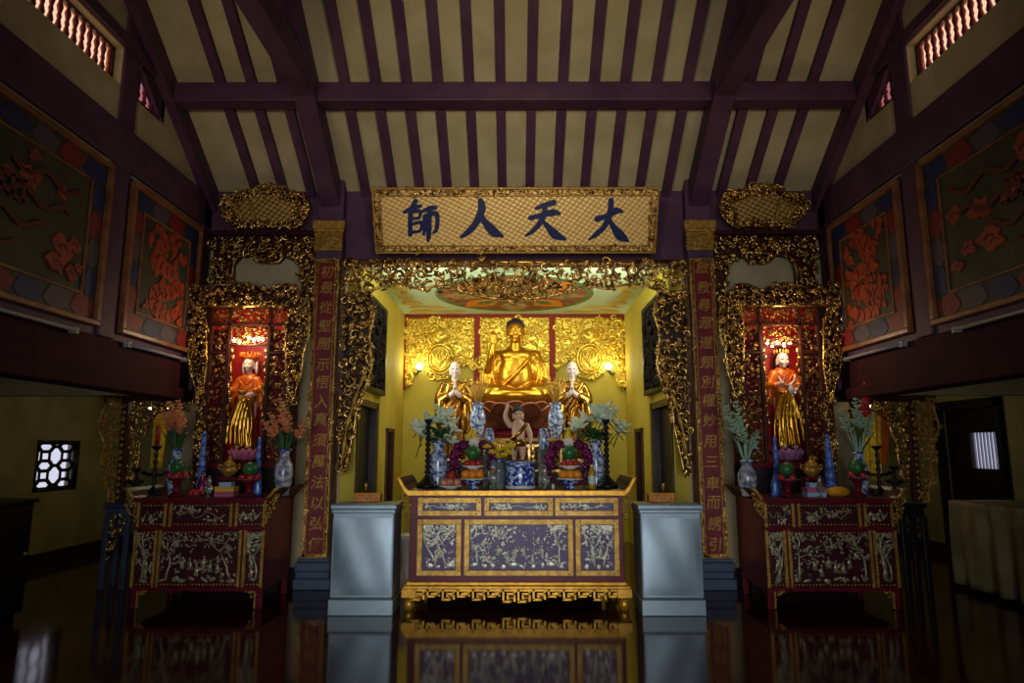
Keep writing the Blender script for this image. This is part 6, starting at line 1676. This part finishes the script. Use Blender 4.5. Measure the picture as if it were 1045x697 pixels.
for i in range(nx):
    for j in range(nz): a = i*(nz+1)+j; fs.append((a, a+1, a+nz+2, a+nz+1))
m = MB(); m.add(vs, fs, True)
o0 = len(m.v); m.add([(-.02,-1.24,zt+.006),(.92,-1.24,zt+.006),(.92,1.14,zt+.006),(-.02,1.14,zt+.006)], [(0,1,2,3)])
# the far end of the cloth
for i in range(24): pass
vs, fs = [], []
for i in range(31):
    for j in range(9): f = j/8; u = i/30; vs.append((-.02+.94*u, 1.14+(.01+.05*f)*(.5+.5*math.sin(u*24)), zt+.006-(zt-.05)*f))
for i in range(30):
    for j in range(8): a = i*9+j; fs.append((a, a+1, a+10, a+9))
m.add(vs, fs, True)
cl = m.build('cloth', M['cloth'], None, loc=(5.2, 7.0, 0)); cl.name = 'table_cloth'; tag(cl, 'pale gold cloth hanging in folds over the long table in the right aisle', 'tablecloth')
so = cl.modifiers.new('thick', 'SOLIDIFY'); so.thickness = .004
# ================================================================ LIGHT AND CAMERA
cam = bpy.data.cameras.new('camera'); cam.sensor_width = 36; cam.lens = F_PX/1045*36; cam.clip_start = .05
co = bpy.data.objects.new('camera', cam); COL.objects.link(co)
co.location = (0, 0, EYE); co.rotation_euler = (PI/2+PITCH, 0, YAW); SC.camera = co
W = bpy.data.worlds.new('dusk'); SC.world = W; W.use_nodes = True
bg = W.node_tree.nodes['Background']; bg.inputs['Color'].default_value = (.8,.88,1,1); bg.inputs['Strength'].default_value = .16
SC.view_settings.view_transform = 'Standard'; SC.view_settings.look = 'None'; SC.view_settings.gamma = 1; SC.view_settings.exposure = 0
SC.view_settings.use_curve_mapping = False


# unseen fill spots added to brighten the roof boards and name board
for fx, tx, e in ((0, 0, 150), (-2.9, -3.0, 64), (2.9, 3.0, 64)):
    fl = bpy.data.lights.new('roof_fill_spot', 'SPOT'); fl.energy = e; fl.color = (1,.82,.54); fl.spot_size = math.radians(84 if fx == 0 else 56); fl.spot_blend = 1; fl.shadow_soft_size = .35
    fo = bpy.data.objects.new('roof_fill_spot', fl); COL.objects.link(fo); fo.location = (fx, 3.2, 4.3)
    fo.rotation_euler = (Vector((tx, 7.1, 5.75))-Vector(fo.location)).to_track_quat('-Z', 'Y').to_euler()

# daylight coming in through the entrance door behind the viewer
area_light((0, -3.3, 1.65), (PI/2, 0, 0), 4.4, 3.0, 42, (.92,.96,1), None, 62)

# unseen spot without a fixture, added to brighten the name board
sl = bpy.data.lights.new('sign_fill_spot', 'SPOT'); sl.energy = 75; sl.color = (1,.86,.6); sl.spot_size = math.radians(48); sl.spot_blend = .7; sl.shadow_soft_size = .12
so_ = bpy.data.objects.new('sign_fill_spot', sl); COL.objects.link(so_); so_.location = (0, 3.0, 3.9)
so_.rotation_euler = (Vector((0, 7.75, 4.35))-Vector(so_.location)).to_track_quat('-Z', 'Y').to_euler()
